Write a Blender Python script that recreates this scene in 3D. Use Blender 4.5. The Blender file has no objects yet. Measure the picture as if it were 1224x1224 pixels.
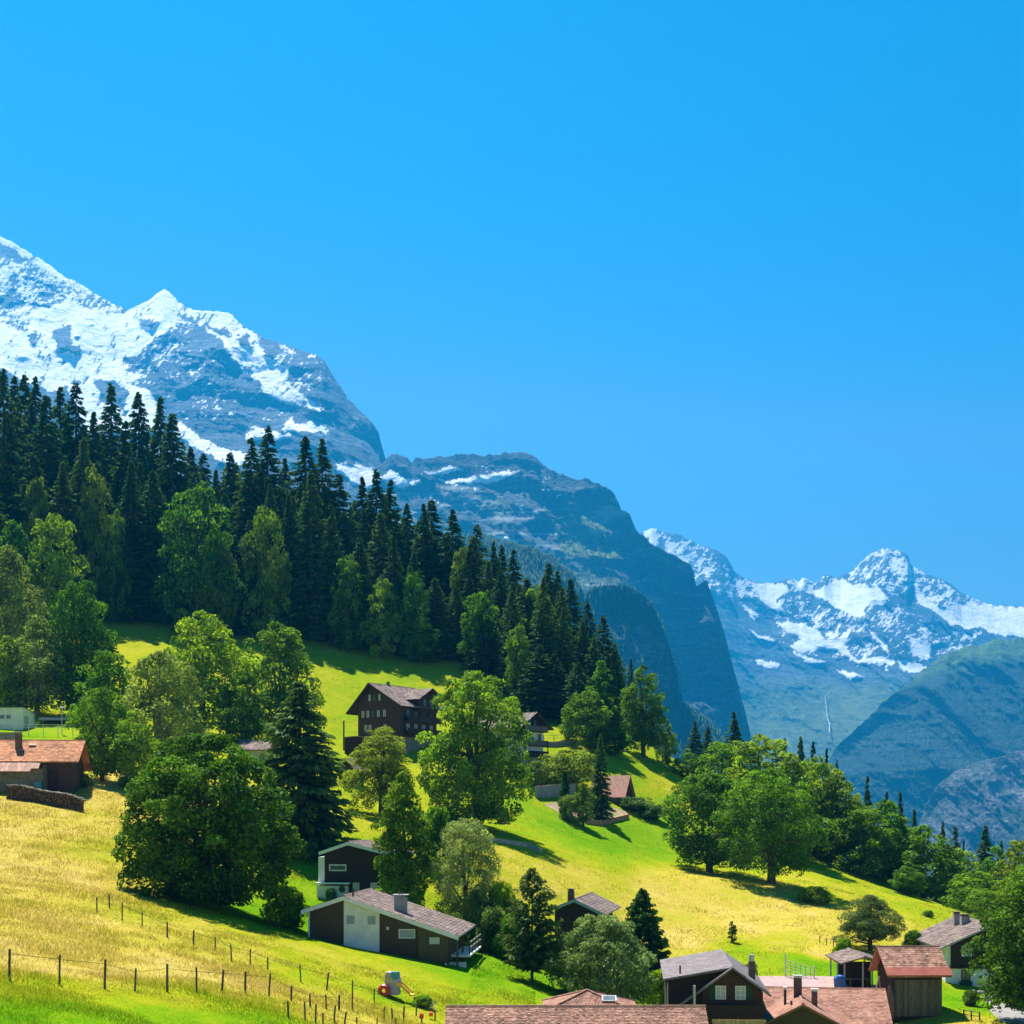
import bpy, math, random
import numpy as np
from mathutils import Vector, Matrix

# ------------------------------------------------------------------ camera, sky, sun, exposure
scene = bpy.context.scene
COL = scene.collection
F, CX, CY, IMG = 1700.0, 612.0, 980.0, 1224.0      # focal length and principal point of the photograph, in its pixels
cam_d = bpy.data.cameras.new("camera"); cam = bpy.data.objects.new("camera", cam_d); COL.objects.link(cam)
cam.location = (0, 0, 0); cam.rotation_euler = (math.radians(90), 0, 0)
cam_d.sensor_width = 36.0; cam_d.lens = 36.0 * F / IMG
cam_d.shift_y = (CY - IMG / 2) / IMG
cam_d.clip_start = 0.5; cam_d.clip_end = 60000
scene.camera = cam

SUN_AZ, SUN_EL = math.radians(-28), math.radians(62)   # azimuth from +Y towards +X
world = bpy.data.worlds.new("World"); scene.world = world; world.use_nodes = True
wn = world.node_tree; wn.nodes.clear()
sky = wn.nodes.new("ShaderNodeTexSky"); sky.sky_type = 'NISHITA'; sky.sun_disc = False
sky.sun_elevation = SUN_EL; sky.sun_rotation = SUN_AZ
sky.altitude = 3000; sky.air_density = 1.0; sky.dust_density = 0.0; sky.ozone_density = 6.0
sep = wn.nodes.new("ShaderNodeSeparateColor"); com = wn.nodes.new("ShaderNodeCombineColor")   # deep azure: less red in the clear upper sky
pw = wn.nodes.new("ShaderNodeMath"); pw.operation = 'POWER'; pw.inputs[1].default_value = 7.0
mu = wn.nodes.new("ShaderNodeMath"); mu.operation = 'MULTIPLY'; mu.inputs[1].default_value = 0.14
mi = wn.nodes.new("ShaderNodeMath"); mi.operation = 'MINIMUM'
wbg = wn.nodes.new("ShaderNodeBackground"); wbg.inputs["Strength"].default_value = 0.05
wout = wn.nodes.new("ShaderNodeOutputWorld"); wl = wn.links.new
wl(sky.outputs[0], sep.inputs[0]); wl(sep.outputs[0], pw.inputs[0]); wl(pw.outputs[0], mu.inputs[0]); wl(mu.outputs[0], mi.inputs[0]); wl(sep.outputs[0], mi.inputs[1])
gp = wn.nodes.new("ShaderNodeMath"); gp.operation = 'POWER'; gp.inputs[1].default_value = 1.4
gm = wn.nodes.new("ShaderNodeMath"); gm.operation = 'MULTIPLY'; gm.inputs[1].default_value = 0.70
gl = wn.nodes.new("ShaderNodeMath"); gl.operation = 'MULTIPLY'; gl.inputs[1].default_value = 1.2
gi = wn.nodes.new("ShaderNodeMath"); gi.operation = 'MINIMUM'
wl(sep.outputs[1], gp.inputs[0]); wl(gp.outputs[0], gm.inputs[0]); wl(sep.outputs[1], gl.inputs[0]); wl(gm.outputs[0], gi.inputs[0]); wl(gl.outputs[0], gi.inputs[1])
wl(mi.outputs[0], com.inputs[0]); wl(gi.outputs[0], com.inputs[1]); wl(sep.outputs[2], com.inputs[2])
wl(com.outputs[0], wbg.inputs[0]); wl(wbg.outputs[0], wout.inputs[0])

sun_d = bpy.data.lights.new("sun", 'SUN'); sun = bpy.data.objects.new("sun", sun_d); COL.objects.link(sun)
sun_d.energy = 5.0; sun_d.angle = math.radians(0.53); sun_d.color = (1.0, 0.95, 0.86)
sdir = Vector((math.sin(SUN_AZ) * math.cos(SUN_EL), math.cos(SUN_AZ) * math.cos(SUN_EL), math.sin(SUN_EL)))
sun.rotation_euler = (-sdir).to_track_quat('-Z', 'Y').to_euler()
sun.location = (0, 0, 400)
scene.view_settings.view_transform = 'Standard'; scene.view_settings.look = 'None'
scene.view_settings.exposure = 1.4; scene.view_settings.gamma = 1.0
scene.render.engine = 'CYCLES'
scene.cycles.max_bounces = 6; scene.cycles.diffuse_bounces = 3; scene.cycles.transmission_bounces = 4
scene.cycles.transparent_max_bounces = 8; scene.cycles.volume_bounces = 0
scene.cycles.use_denoising = True
scene.cycles.caustics_reflective = False; scene.cycles.caustics_refractive = False
HAZE_DENSITY = 9.5e-5; HAZE_COLOR = (0.014, 0.385, 0.88, 1)

random.seed(7); RNG = np.random.default_rng(7)

# ------------------------------------------------------------------ helpers
def P(u, v, Y):
    return Vector(((u - CX) / F * Y, Y, (CY - v) / F * Y))

def tag(o, label=None, cat=None, group=None, kind=None):
    if label: o["label"] = label
    if cat: o["category"] = cat
    if group: o["group"] = group
    if kind: o["kind"] = kind
    return o

def empty(name, loc, rz=0.0):
    o = bpy.data.objects.new(name, None); COL.objects.link(o)
    o.location = loc; o.rotation_euler = (0, 0, rz); o.empty_display_size = 0.2
    return o

def mesh_np(name, verts, faces, k, mats=None, attrs=None, smooth=False):
    """faces: (n,k) int array"""
    me = bpy.data.meshes.new(name)
    verts = np.asarray(verts, np.float32); faces = np.asarray(faces, np.int32)
    n = len(faces)
    me.vertices.add(len(verts)); me.vertices.foreach_set("co", verts.ravel())
    me.loops.add(n * k); me.loops.foreach_set("vertex_index", faces.ravel())
    me.polygons.add(n); me.polygons.foreach_set("loop_start", np.arange(0, n * k, k, dtype=np.int32))
    if smooth: me.polygons.foreach_set("use_smooth", np.ones(n, bool))
    me.update(calc_edges=True)
    for nm, (dom, arr) in (attrs or {}).items():
        a = me.attributes.new(nm, 'FLOAT', dom); a.data.foreach_set("value", np.asarray(arr, np.float32))
    for m in (mats or []): me.materials.append(m)
    return me

def link(name, me, parent=None, mat=None):
    o = bpy.data.objects.new(name, me); COL.objects.link(o)
    if parent is not None: o.parent = parent
    if mat is not None and len(me.materials) == 0: me.materials.append(mat)
    return o

class MB:
    """collects simple solids, builds ONE mesh object"""
    def __init__(s): s.v = []; s.f = []; s.t = []
    def add(s, vs, fs, tint=0.5):
        b = len(s.v); s.v += [tuple(p) for p in vs]; s.f += [tuple(b + i for i in q) for q in fs]; s.t += [tint] * len(fs)
    def box(s, x0, x1, y0, y1, z0, z1, tint=0.5):
        s.add([(x0,y0,z0),(x1,y0,z0),(x1,y1,z0),(x0,y1,z0),(x0,y0,z1),(x1,y0,z1),(x1,y1,z1),(x0,y1,z1)],
              [(0,3,2,1),(4,5,6,7),(0,1,5,4),(1,2,6,5),(2,3,7,6),(3,0,4,7)], tint)
    def obox(s, o, a, b, c, tint=0.5):
        o, a, b, c = Vector(o), Vector(a), Vector(b), Vector(c)
        s.add([o, o+a, o+a+b, o+b, o+c, o+a+c, o+a+b+c, o+b+c],
              [(0,3,2,1),(4,5,6,7),(0,1,5,4),(1,2,6,5),(2,3,7,6),(3,0,4,7)], tint)
    def prism_y(s, prof, y0, y1, tint=0.5):
        n = len(prof)
        vs = [(x, y0, z) for x, z in prof] + [(x, y1, z) for x, z in prof]
        fs = [tuple(range(n)), tuple(range(2*n-1, n-1, -1))] + [(i, (i+n), (i+1) % n + n, (i+1) % n) for i in range(n)]
        s.add(vs, fs, tint)
    def stack(s, cx, cy, rings, tint=0.5, n=4, rot=math.pi/4):
        """square/round stack of (z, half size) rings"""
        vs = []; k = 1.41421356 if n == 4 else 1.0
        for z, r in rings:
            rx, ry = r if isinstance(r, tuple) else (r, r)
            for i in range(n):
                a = rot + 2*math.pi*i/n; vs.append((cx + rx*k*math.cos(a), cy + ry*k*math.sin(a), z))
        fs = [tuple(range(n-1, -1, -1)), tuple((len(rings)-1)*n + i for i in range(n))]
        for j in range(len(rings)-1):
            for i in range(n):
                fs.append((j*n+i, j*n+(i+1) % n, (j+1)*n+(i+1) % n, (j+1)*n+i))
        s.add(vs, fs, tint)
    def tube(s, pts, radii, n=6, tint=0.5):
        pts = [Vector(p) for p in pts]; vs = []
        for i, p in enumerate(pts):
            d = (pts[min(i+1, len(pts)-1)] - pts[max(i-1, 0)]).normalized()
            a = d.cross(Vector((0.3, 0.9, 0.1))); a.normalize(); b = d.cross(a)
            for k in range(n):
                t = 2*math.pi*k/n; vs.append(p + (a*math.cos(t) + b*math.sin(t)) * radii[i])
        fs = [tuple(range(n-1, -1, -1)), tuple((len(pts)-1)*n + i for i in range(n))]
        for j in range(len(pts)-1):
            for i in range(n):
                fs.append((j*n+i, j*n+(i+1) % n, (j+1)*n+(i+1) % n, (j+1)*n+i))
        s.add(vs, fs, tint)
    def mesh(s, name, mat=None):
        me = bpy.data.meshes.new(name); me.from_pydata(s.v, [], s.f); me.update()
        a = me.attributes.new("tint", 'FLOAT', 'FACE'); a.data.foreach_set("value", s.t)
        if mat: me.materials.append(mat)
        return me
    def build(s, name, mat, parent=None):
        return link(name, s.mesh(name, mat), parent)

# vectorised gradient-ish value noise
def _hash(ix, iy, iz, seed):
    h = (ix.astype(np.int64) * 374761393 + iy.astype(np.int64) * 668265263 + iz.astype(np.int64) * 2147483647 + seed * 974634777) & 0xFFFFFFFF
    h = ((h ^ (h >> 13)) * 1274126177) & 0xFFFFFFFF
    h = ((h ^ (h >> 16)) * 2246822519) & 0xFFFFFFFF
    return ((h ^ (h >> 15)) & 0xFFFFFF) / float(0xFFFFFF)
def vnoise(x, y, z=None, seed=0):
    x = np.asarray(x, float); y = np.asarray(y, float); z = np.zeros_like(x) if z is None else np.asarray(z, float)
    ix, iy, iz = np.floor(x), np.floor(y), np.floor(z)
    fx, fy, fz = x-ix, y-iy, z-iz
    fx, fy, fz = [t*t*t*(t*(t*6-15)+10) for t in (fx, fy, fz)]
    r = 0
    for dx in (0, 1):
        for dy in (0, 1):
            for dz in ((0, 1) if np.any(fz) else (0,)):
                w = (fx if dx else 1-fx)*(fy if dy else 1-fy)*(fz if dz else 1-fz)
                r = r + w*_hash(ix+dx, iy+dy, iz+dz, seed)
    return r*2-1
def fbm(x, y, z=None, oct=5, lac=2.1, gain=0.5, seed=0):
    r = 0; a = 1.0; s = 0
    for i in range(oct):
        r = r + a*vnoise(np.asarray(x)*lac**i, np.asarray(y)*lac**i, None if z is None else np.asarray(z)*lac**i, seed+i*17); s += a; a *= gain
    return r/s
def ridged(x, y, oct=6, lac=2.05, gain=0.55, seed=0):
    r = 0; a = 1.0; s = 0; w = 1.0
    for i in range(oct):
        n = 1-np.abs(vnoise(np.asarray(x)*lac**i + i*3.7, np.asarray(y)*lac**i - i*5.1, None, seed+i*13)); n = n*n
        r = r + a*n*w; w = np.clip(n*1.6, 0, 1); s += a; a *= gain
    return r/s
def smooth(a, b, x):
    t = np.clip((np.asarray(x, float)-a)/(b-a), 0, 1); return t*t*(3-2*t)

# ------------------------------------------------------------------ materials
def new_mat(name):
    m = bpy.data.materials.new(name); m.use_nodes = True; nt = m.node_tree; nt.nodes.clear()
    out = nt.nodes.new("ShaderNodeOutputMaterial"); return m, nt, out
def N(nt, t, **kw):
    n = nt.nodes.new(t)
    for k, v in kw.items():
        if k in n.inputs: n.inputs[k].default_value = v
        else: setattr(n, k, v)
    return n
def ramp(nt, fac, stops):
    r = nt.nodes.new("ShaderNodeValToRGB"); e = r.color_ramp.elements
    while len(e) < len(stops): e.new(0.5)
    for i, (p, c) in enumerate(stops): e[i].position = p; e[i].color = (*c, 1)
    nt.links.new(fac, r.inputs[0]); return r.outputs[0]
def mixc(nt, fac, a, b, mode='MIX'):
    m = nt.nodes.new("ShaderNodeMix"); m.data_type = 'RGBA'; m.blend_type = mode
    for sock, val in ((m.inputs[0], fac), (m.inputs[6], a), (m.inputs[7], b)):
        if isinstance(val, (int, float)): sock.default_value = val
        elif isinstance(val, tuple): sock.default_value = (*val, 1)
        else: nt.links.new(val, sock)
    return m.outputs[2]
def math_n(nt, op, a, b=0.5):
    m = nt.nodes.new("ShaderNodeMath"); m.operation = op
    for i, val in enumerate((a, b)):
        if isinstance(val, (int, float)): m.inputs[i].default_value = val
        else: nt.links.new(val, m.inputs[i])
    return m.outputs[0]
def noise_n(nt, scale, detail=4, rough=0.6, vec=None, stretch=None, coord='Object'):
    tc = nt.nodes.new("ShaderNodeTexCoord"); src = tc.outputs[coord]
    if stretch:
        mp = nt.nodes.new("ShaderNodeMapping"); mp.inputs["Scale"].default_value = stretch
        nt.links.new(src, mp.inputs[0]); src = mp.outputs[0]
    n = nt.nodes.new("ShaderNodeTexNoise"); n.inputs["Scale"].default_value = scale
    n.inputs["Detail"].default_value = detail; n.inputs["Roughness"].default_value = rough
    nt.links.new(src, n.inputs["Vector"]); return n.outputs["Fac"]
def attr_n(nt, name):
    a = nt.nodes.new("ShaderNodeAttribute"); a.attribute_name = name; return a.outputs["Fac"]

def pmat(name, c1, c2, scale=2.0, rough=0.8, bump=0.3, stretch=None, tint=0.0, spec=0.3, detail=5, bdist=0.03, lo=0.35, hi=0.65, metallic=0.0, stain=0.0):
    m, nt, out = new_mat(name)
    b = N(nt, "ShaderNodeBsdfPrincipled", Roughness=rough, Metallic=metallic); b.inputs["Specular IOR Level"].default_value = spec
    nf = noise_n(nt, scale, detail, 0.65, stretch=stretch)
    col = ramp(nt, nf, [(lo, c1), (hi, c2)])
    if tint:
        t = attr_n(nt, "tint")
        k = ramp(nt, t, [(0.0, (1-tint,)*3), (1.0, (1+tint,)*3)])
        col = mixc(nt, 1.0, col, k, 'MULTIPLY')
    if stain:
        s1 = noise_n(nt, 0.55, 6, 0.7); s2 = noise_n(nt, 2.7, 5, 0.7)
        col = mixc(nt, 1.0, col, ramp(nt, s1, [(0.34, (1-stain,)*3), (0.5, (1, 1, 1)), (0.68, (1+.6*stain,)*3)]), 'MULTIPLY')
        col = mixc(nt, ramp(nt, s2, [(0.60, (0, 0, 0)), (0.74, (.55*stain*1.6,)*3)]), col, (0.20, 0.19, 0.13))
    nt.links.new(col, b.inputs["Base Color"])
    if bump:
        bp = N(nt, "ShaderNodeBump", Strength=bump, Distance=bdist)
        n2 = noise_n(nt, scale*3, 4, 0.6, stretch=stretch); nt.links.new(n2, bp.inputs["Height"]); nt.links.new(bp.outputs[0], b.inputs["Normal"])
    nt.links.new(b.outputs[0], out.inputs[0]); return m

def leaf_mat(name, dark, light, trans=0.35, tcol=None, hue=0.028, val=0.32):
    m, nt, out = new_mat(name)
    oi = nt.nodes.new("ShaderNodeObjectInfo")
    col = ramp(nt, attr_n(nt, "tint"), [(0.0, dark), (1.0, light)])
    hs = N(nt, "ShaderNodeHueSaturation"); nt.links.new(col, hs.inputs["Color"])
    h = math_n(nt, 'MULTIPLY_ADD', oi.outputs["Random"], hue*2); h.node.inputs[2].default_value = 0.5-hue
    v = math_n(nt, 'MULTIPLY_ADD', oi.outputs["Random"], -val*2); v.node.inputs[2].default_value = 1.0+val
    nt.links.new(h, hs.inputs["Hue"]); nt.links.new(v, hs.inputs["Value"])
    d = N(nt, "ShaderNodeBsdfDiffuse"); nt.links.new(hs.outputs[0], d.inputs[0])
    t = N(nt, "ShaderNodeBsdfTranslucent"); tc = mixc(nt, 1.0, hs.outputs[0], tcol or (1.5, 1.35, 0.5), 'MULTIPLY'); nt.links.new(tc, t.inputs[0])
    g = N(nt, "ShaderNodeBsdfGlossy", Roughness=0.5); g.inputs[0].default_value = (0.6, 0.7, 0.6, 1)
    mx = N(nt, "ShaderNodeMixShader"); mx.inputs[0].default_value = trans
    nt.links.new(d.outputs[0], mx.inputs[1]); nt.links.new(t.outputs[0], mx.inputs[2])
    m2 = N(nt, "ShaderNodeMixShader"); m2.inputs[0].default_value = 0.015
    nt.links.new(mx.outputs[0], m2.inputs[1]); nt.links.new(g.outputs[0], m2.inputs[2])
    nt.links.new(m2.outputs[0], out.inputs[0]); return m

M = {}
M['maple'] = leaf_mat('leaf_maple', (0.022, 0.074, 0.006), (0.175, 0.345, 0.014), 0.40)
M['maple_dark'] = leaf_mat('leaf_maple_dark', (0.018, 0.062, 0.006), (0.125, 0.270, 0.014), 0.36, hue=0.006, val=0.05)
M['fresh'] = leaf_mat('leaf_fresh', (0.034, 0.105, 0.006), (0.280, 0.470, 0.014), 0.43)
M['dusty'] = leaf_mat('leaf_dusty', (0.035, 0.080, 0.018), (0.235, 0.340, 0.070), 0.35, (1.3, 1.3, 0.7))
M['silver'] = leaf_mat('leaf_silver', (0.085, 0.140, 0.035), (0.340, 0.430, 0.130), 0.40, (1.2, 1.25, 0.8))
M['larch'] = leaf_mat('leaf_larch', (0.055, 0.105, 0.008), (0.320, 0.420, 0.030), 0.42)
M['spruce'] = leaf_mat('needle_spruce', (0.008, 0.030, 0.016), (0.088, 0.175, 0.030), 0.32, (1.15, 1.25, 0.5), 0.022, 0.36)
M['pine'] = leaf_mat('needle_pine', (0.036, 0.078, 0.022), (0.160, 0.225, 0.055), 0.28, (1.2, 1.15, 0.6), 0.01, 0.1)
M['yew'] = leaf_mat('needle_yew', (0.018, 0.060, 0.014), (0.070, 0.150, 0.022), 0.2, (1.2, 1.2, 0.5), 0.01, 0.1)
M['bark'] = pmat('bark', (0.045, 0.035, 0.026), (0.12, 0.098, 0.075), 6, 0.95, 0.6, (1, 1, 0.25))
M['bark_pale'] = pmat('bark_pale', (0.12, 0.11, 0.095), (0.24, 0.22, 0.19), 6, 0.95, 0.5, (1, 1, 0.25))
M['dark_timber'] = pmat('dark_timber', (0.020, 0.012, 0.010), (0.055, 0.030, 0.022), 3, 0.85, 0.5, (0.4, 0.4, 9))
M['brown_timber'] = pmat('brown_timber', (0.042, 0.022, 0.016), (0.095, 0.050, 0.036), 3, 0.85, 0.5, (0.4, 0.4, 9))
M['olive_board'] = pmat('olive_board', (0.055, 0.040, 0.022), (0.085, 0.062, 0.034), 3, 0.8, 0.3, (7, 7, 0.4))
M['olive_panel'] = pmat('olive_panel', (0.075, 0.060, 0.026), (0.105, 0.085, 0.04), 3, 0.8, 0.3, (7, 7, 0.4))
M['grey_board'] = pmat('grey_board', (0.075, 0.065, 0.048), (0.17, 0.155, 0.115), 4, 0.9, 0.5, (5, 5, 0.4), tint=0.35)
M['white_wall'] = pmat('white_plaster', (0.62, 0.63, 0.63), (0.78, 0.78, 0.77), 1.3, 0.85, 0.15)
M['cream_wall'] = pmat('cream_plaster', (0.46, 0.42, 0.33), (0.60, 0.55, 0.45), 1.3, 0.85, 0.15)
M['white_paint'] = pmat('white_paint', (0.66, 0.66, 0.64), (0.80, 0.80, 0.78), 5, 0.6, 0.1)
M['pale_green_paint'] = pmat('pale_green_paint', (0.25, 0.36, 0.33), (0.36, 0.47, 0.43), 5, 0.6, 0.1)
M['grey_paint'] = pmat('grey_paint', (0.32, 0.34, 0.36), (0.42, 0.44, 0.46), 4, 0.6, 0.1)
M['stone'] = pmat('stone_wall', (0.13, 0.125, 0.11), (0.30, 0.28, 0.24), 3.5, 0.95, 0.8, bdist=0.08)
M['concrete'] = pmat('concrete', (0.26, 0.25, 0.235), (0.40, 0.39, 0.36), 2, 0.9, 0.3)
M['glass'] = pmat('window_glass', (0.05, 0.06, 0.07), (0.16, 0.18, 0.19), 1.2, 0.12, 0.0, spec=0.6)
M['curtain'] = pmat('window_curtain', (0.40, 0.41, 0.40), (0.56, 0.57, 0.55), 5, 0.5, 0.1, (8, 8, 0.5), spec=0.5)
M['shutter'] = pmat('green_shutter', (0.015, 0.045, 0.028), (0.03, 0.07, 0.045), 4, 0.7, 0.2)
M['blind'] = pmat('roller_blind', (0.27, 0.31, 0.35), (0.34, 0.38, 0.42), 4, 0.7, 0.2, (0.5, 0.5, 20))
M['brown_tile'] = pmat('brown_roof_tile', (0.10, 0.065, 0.052), (0.24, 0.175, 0.15), 2.2, 0.85, 0.3, tint=0.55, lo=0.3, hi=0.7, stain=.4)
M['mauve_tile'] = pmat('mauve_roof_tile', (0.145, 0.115, 0.115), (0.235, 0.195, 0.195), 1.2, 0.7, 0.2, tint=0.22, stain=.2)
M['red_tile'] = pmat('red_roof_tile', (0.25, 0.11, 0.072), (0.39, 0.20, 0.138), 1.0, 0.85, 0.3, tint=0.3, stain=.28)
M['clay_tile'] = pmat('old_clay_tile', (0.20, 0.085, 0.055), (0.45, 0.25, 0.175), 2.5, 0.85, 0.3, tint=0.5, lo=0.3, hi=0.72, stain=.35)
M['orange_tile'] = pmat('orange_roof_tile', (0.34, 0.115, 0.04), (0.54, 0.24, 0.11), 1.5, 0.85, 0.3, tint=0.35, stain=.4)
M['pink_metal'] = pmat('pink_metal_roof', (0.34, 0.22, 0.20), (0.44, 0.30, 0.27), 1.5, 0.5, 0.1)
M['rust_metal'] = pmat('rusty_sheet', (0.26, 0.10, 0.05), (0.47, 0.27, 0.18), 1.3, 0.75, 0.2, (1, 3, 1), tint=0.25)
M['red_metal'] = pmat('red_painted_sheet', (0.24, 0.055, 0.035), (0.36, 0.10, 0.06), 1.5, 0.55, 0.1)
M['dark_metal'] = pmat('dark_metal', (0.03, 0.03, 0.032), (0.07, 0.07, 0.07), 5, 0.5, 0.1)
M['pale_metal'] = pmat('galvanised_metal', (0.42, 0.43, 0.44), (0.58, 0.59, 0.60), 5, 0.4, 0.05, metallic=0.4)
M['brick'] = pmat('brown_brick', (0.09, 0.06, 0.052), (0.19, 0.13, 0.11), 4, 0.9, 0.5)
M['post_wood'] = pmat('weathered_post', (0.055, 0.045, 0.035), (0.15, 0.13, 0.11), 9, 0.95, 0.5, (1, 1, 0.2))
M['log'] = pmat('cut_log', (0.045, 0.026, 0.017), (0.20, 0.125, 0.08), 9, 0.95, 0.5, tint=0.7)
M['pale_log'] = pmat('weathered_log', (0.20, 0.165, 0.13), (0.42, 0.37, 0.30), 9, 0.95, 0.5, tint=0.4)
M['plastic_red'] = pmat('red_plastic', (0.60, 0.03, 0.015), (0.70, 0.05, 0.03), 3, 0.4, 0.0, spec=0.5)
M['plastic_yellow'] = pmat('yellow_plastic', (0.70, 0.45, 0.04), (0.80, 0.58, 0.10), 3, 0.4, 0.0, spec=0.5)
M['plastic_grey'] = pmat('lilac_grey_plastic', (0.40, 0.32, 0.42), (0.50, 0.42, 0.52), 3, 0.5, 0.0, spec=0.5)
M['plastic_teal'] = pmat('teal_plastic', (0.02, 0.24, 0.30), (0.04, 0.32, 0.38), 3, 0.4, 0.0, spec=0.5)
M['plastic_blue'] = pmat('blue_tarpaulin', (0.015, 0.10, 0.36), (0.03, 0.16, 0.48), 3, 0.4, 0.2, spec=0.5)
M['plastic_orange'] = pmat('orange_plastic', (0.75, 0.10, 0.02), (0.85, 0.17, 0.03), 3, 0.4, 0.0, spec=0.5)
M['tan_board'] = pmat('tan_board', (0.38, 0.27, 0.14), (0.52, 0.39, 0.22), 5, 0.8, 0.2, tint=0.2)
M['path'] = pmat('gravel_path', (0.18, 0.165, 0.145), (0.34, 0.315, 0.285), 3, 0.95, 0.5)
M['soil'] = pmat('garden_soil', (0.20, 0.14, 0.075), (0.40, 0.30, 0.17), 1.5, 0.95, 0.5)
# ------------------------------------------------------------------ terrain
CTL = [  # (u, v, distance): where the photograph shows the ground
 (0,1224,50),(0,1172,60),(65,1177,62),(125,1183,63.5),(200,1188,66),(320,1192,72),(200,1224,55),(350,1224,66),(420,1226,72),(520,1226,80),
 (115,1090,90),(205,1119,88),(300,1153,86),(370,1180,85),(421,1208,83),(470,1216,86),
 (245,1086,105),(0,1060,100),(0,1005,124),(60,1000,126),(50,954,147),(0,945,150),(120,952,150),(150,1010,125),
 (340,1100,118),(370,1122,112),(455,1143,106),(540,1160,107),(590,1140,116),(560,1175,100),
 (385,1082,135),(480,1086,135),(300,1000,150),(575,990,185),(640,1003,180),(560,1040,150),(700,1045,165),
 (800,1042,195),(700,990,203),(750,962,225),(470,908,226),(625,907,228),(700,884,246),(645,868,262),
 (560,792,285),(400,772,290),(150,744,290),(200,748,290),(300,760,288),(500,800,280),(380,850,245),(260,880,205),
 (30,870,200),(0,872,198),(-60,872,198),(100,850,222),(100,800,245),(0,770,260),
 (100,625,400),(0,610,400),(430,701,360),(600,779,330),(700,844,300),(740,875,275),(800,897,268),(770,905,255),
 (830,940,250),(905,1052,180),(850,1042,187),(970,1078,178),(960,1000,238),(1050,1055,216),(1140,1086,205),(1000,1120,152),(1040,1131,146),
 (1140,1184,137),(1090,1199,117),(1020,1172,131),(1150,1226,112),(1220,1216,116),(1220,1150,150),(850,1262,111),(960,1275,110),(900,1215,128),(690,1134,130),(635,1174,108),(725,1190,105),
 (875,1126,150),(800,1085,172),(780,1135,145),(950,1140,140),
]
ctl = [tuple(P(*c)) for c in CTL] + [
 (-90,520,92),(-50,450,75),(20,420,38),(40,340,6),(-300,300,120),(-300,120,25),(-250,0,2),(-60,0,-3),(0,0,-8),(0,40,-12),(60,0,-20),(60,60,-19),(10,72,-17),(30,90,-21),(300,0,-60),
 (300,200,-95),(100,300,-48),(130,230,-40),(80,270,-30),(60,330,-45),(200,500,-170),(-100,620,95),(-350,620,160),(60,520,-90),(0,620,0),
]
ctl = np.array(ctl); _c = 14.0
def _phi(dx, dy): return np.sqrt(dx*dx + dy*dy + _c*_c)
_n = len(ctl); A = np.zeros((_n+3, _n+3)); A[:_n,:_n] = -_phi(ctl[:,0][:,None]-ctl[:,0][None], ctl[:,1][:,None]-ctl[:,1][None]) + np.eye(_n)*1.5
A[:_n,_n] = 1; A[:_n,_n+1] = ctl[:,0]; A[:_n,_n+2] = ctl[:,1]; A[_n:,:_n] = A[:_n,_n:].T
_w = np.linalg.solve(A, np.concatenate([ctl[:,2], np.zeros(3)]))
VALLEY = -480.0
def ground(x, y):
    x = np.asarray(x, float); y = np.asarray(y, float); sh = x.shape; x = x.ravel(); y = y.ravel(); z = np.empty_like(x)
    xc = np.clip(x, -320, 320); yc = np.clip(y, -60, 650)
    for a in range(0, len(x), 20000):
        b = slice(a, a+20000)
        z[b] = (-_phi(xc[b][:,None]-ctl[:,0][None], yc[b][:,None]-ctl[:,1][None])) @ _w[:_n] + _w[_n] + _w[_n+1]*xc[b] + _w[_n+2]*yc[b]
    z = z + 0.16*vnoise(x/7.0, y/7.0, None, 3) + 0.07*vnoise(x/2.3, y/2.3, None, 5)
    d = np.hypot(np.maximum(np.abs(x)-320, 0), np.maximum(np.maximum(y-620, -60-y), 0))
    k = smooth(0, 700, d); z = z*(1-k) + VALLEY*k
    return z.reshape(sh)
def gz(x, y): return float(ground(np.array([x]), np.array([y]))[0])
_Ys = np.arange(45, 420, 0.4)
def hit(u, v):
    """distance at which the line of sight through (u,v) meets the ground"""
    d = (CY-v)/F*_Ys - ground((u-CX)/F*_Ys, _Ys)
    i = np.where(d < 0)[0]
    return float(_Ys[i[0]]) if len(i) else 300.0

def axis(lo, hi, step, far_lo, far_hi):
    a = list(np.arange(lo, hi+step, step)); s = step; p = a[-1]
    while p < far_hi: s *= 1.28; p += s; a.append(min(p, far_hi))
    s = step; p = a[0]; b = []
    while p > far_lo: s *= 1.28; p -= s; b.append(max(p, far_lo))
    return np.array(b[::-1]+a)
gx = axis(-105, 110, 1.1, -6800, 6800); gy = axis(42, 300, 1.1, -400, 11300)
GX, GY = np.meshgrid(gx, gy); GZ = ground(GX, GY)

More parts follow.
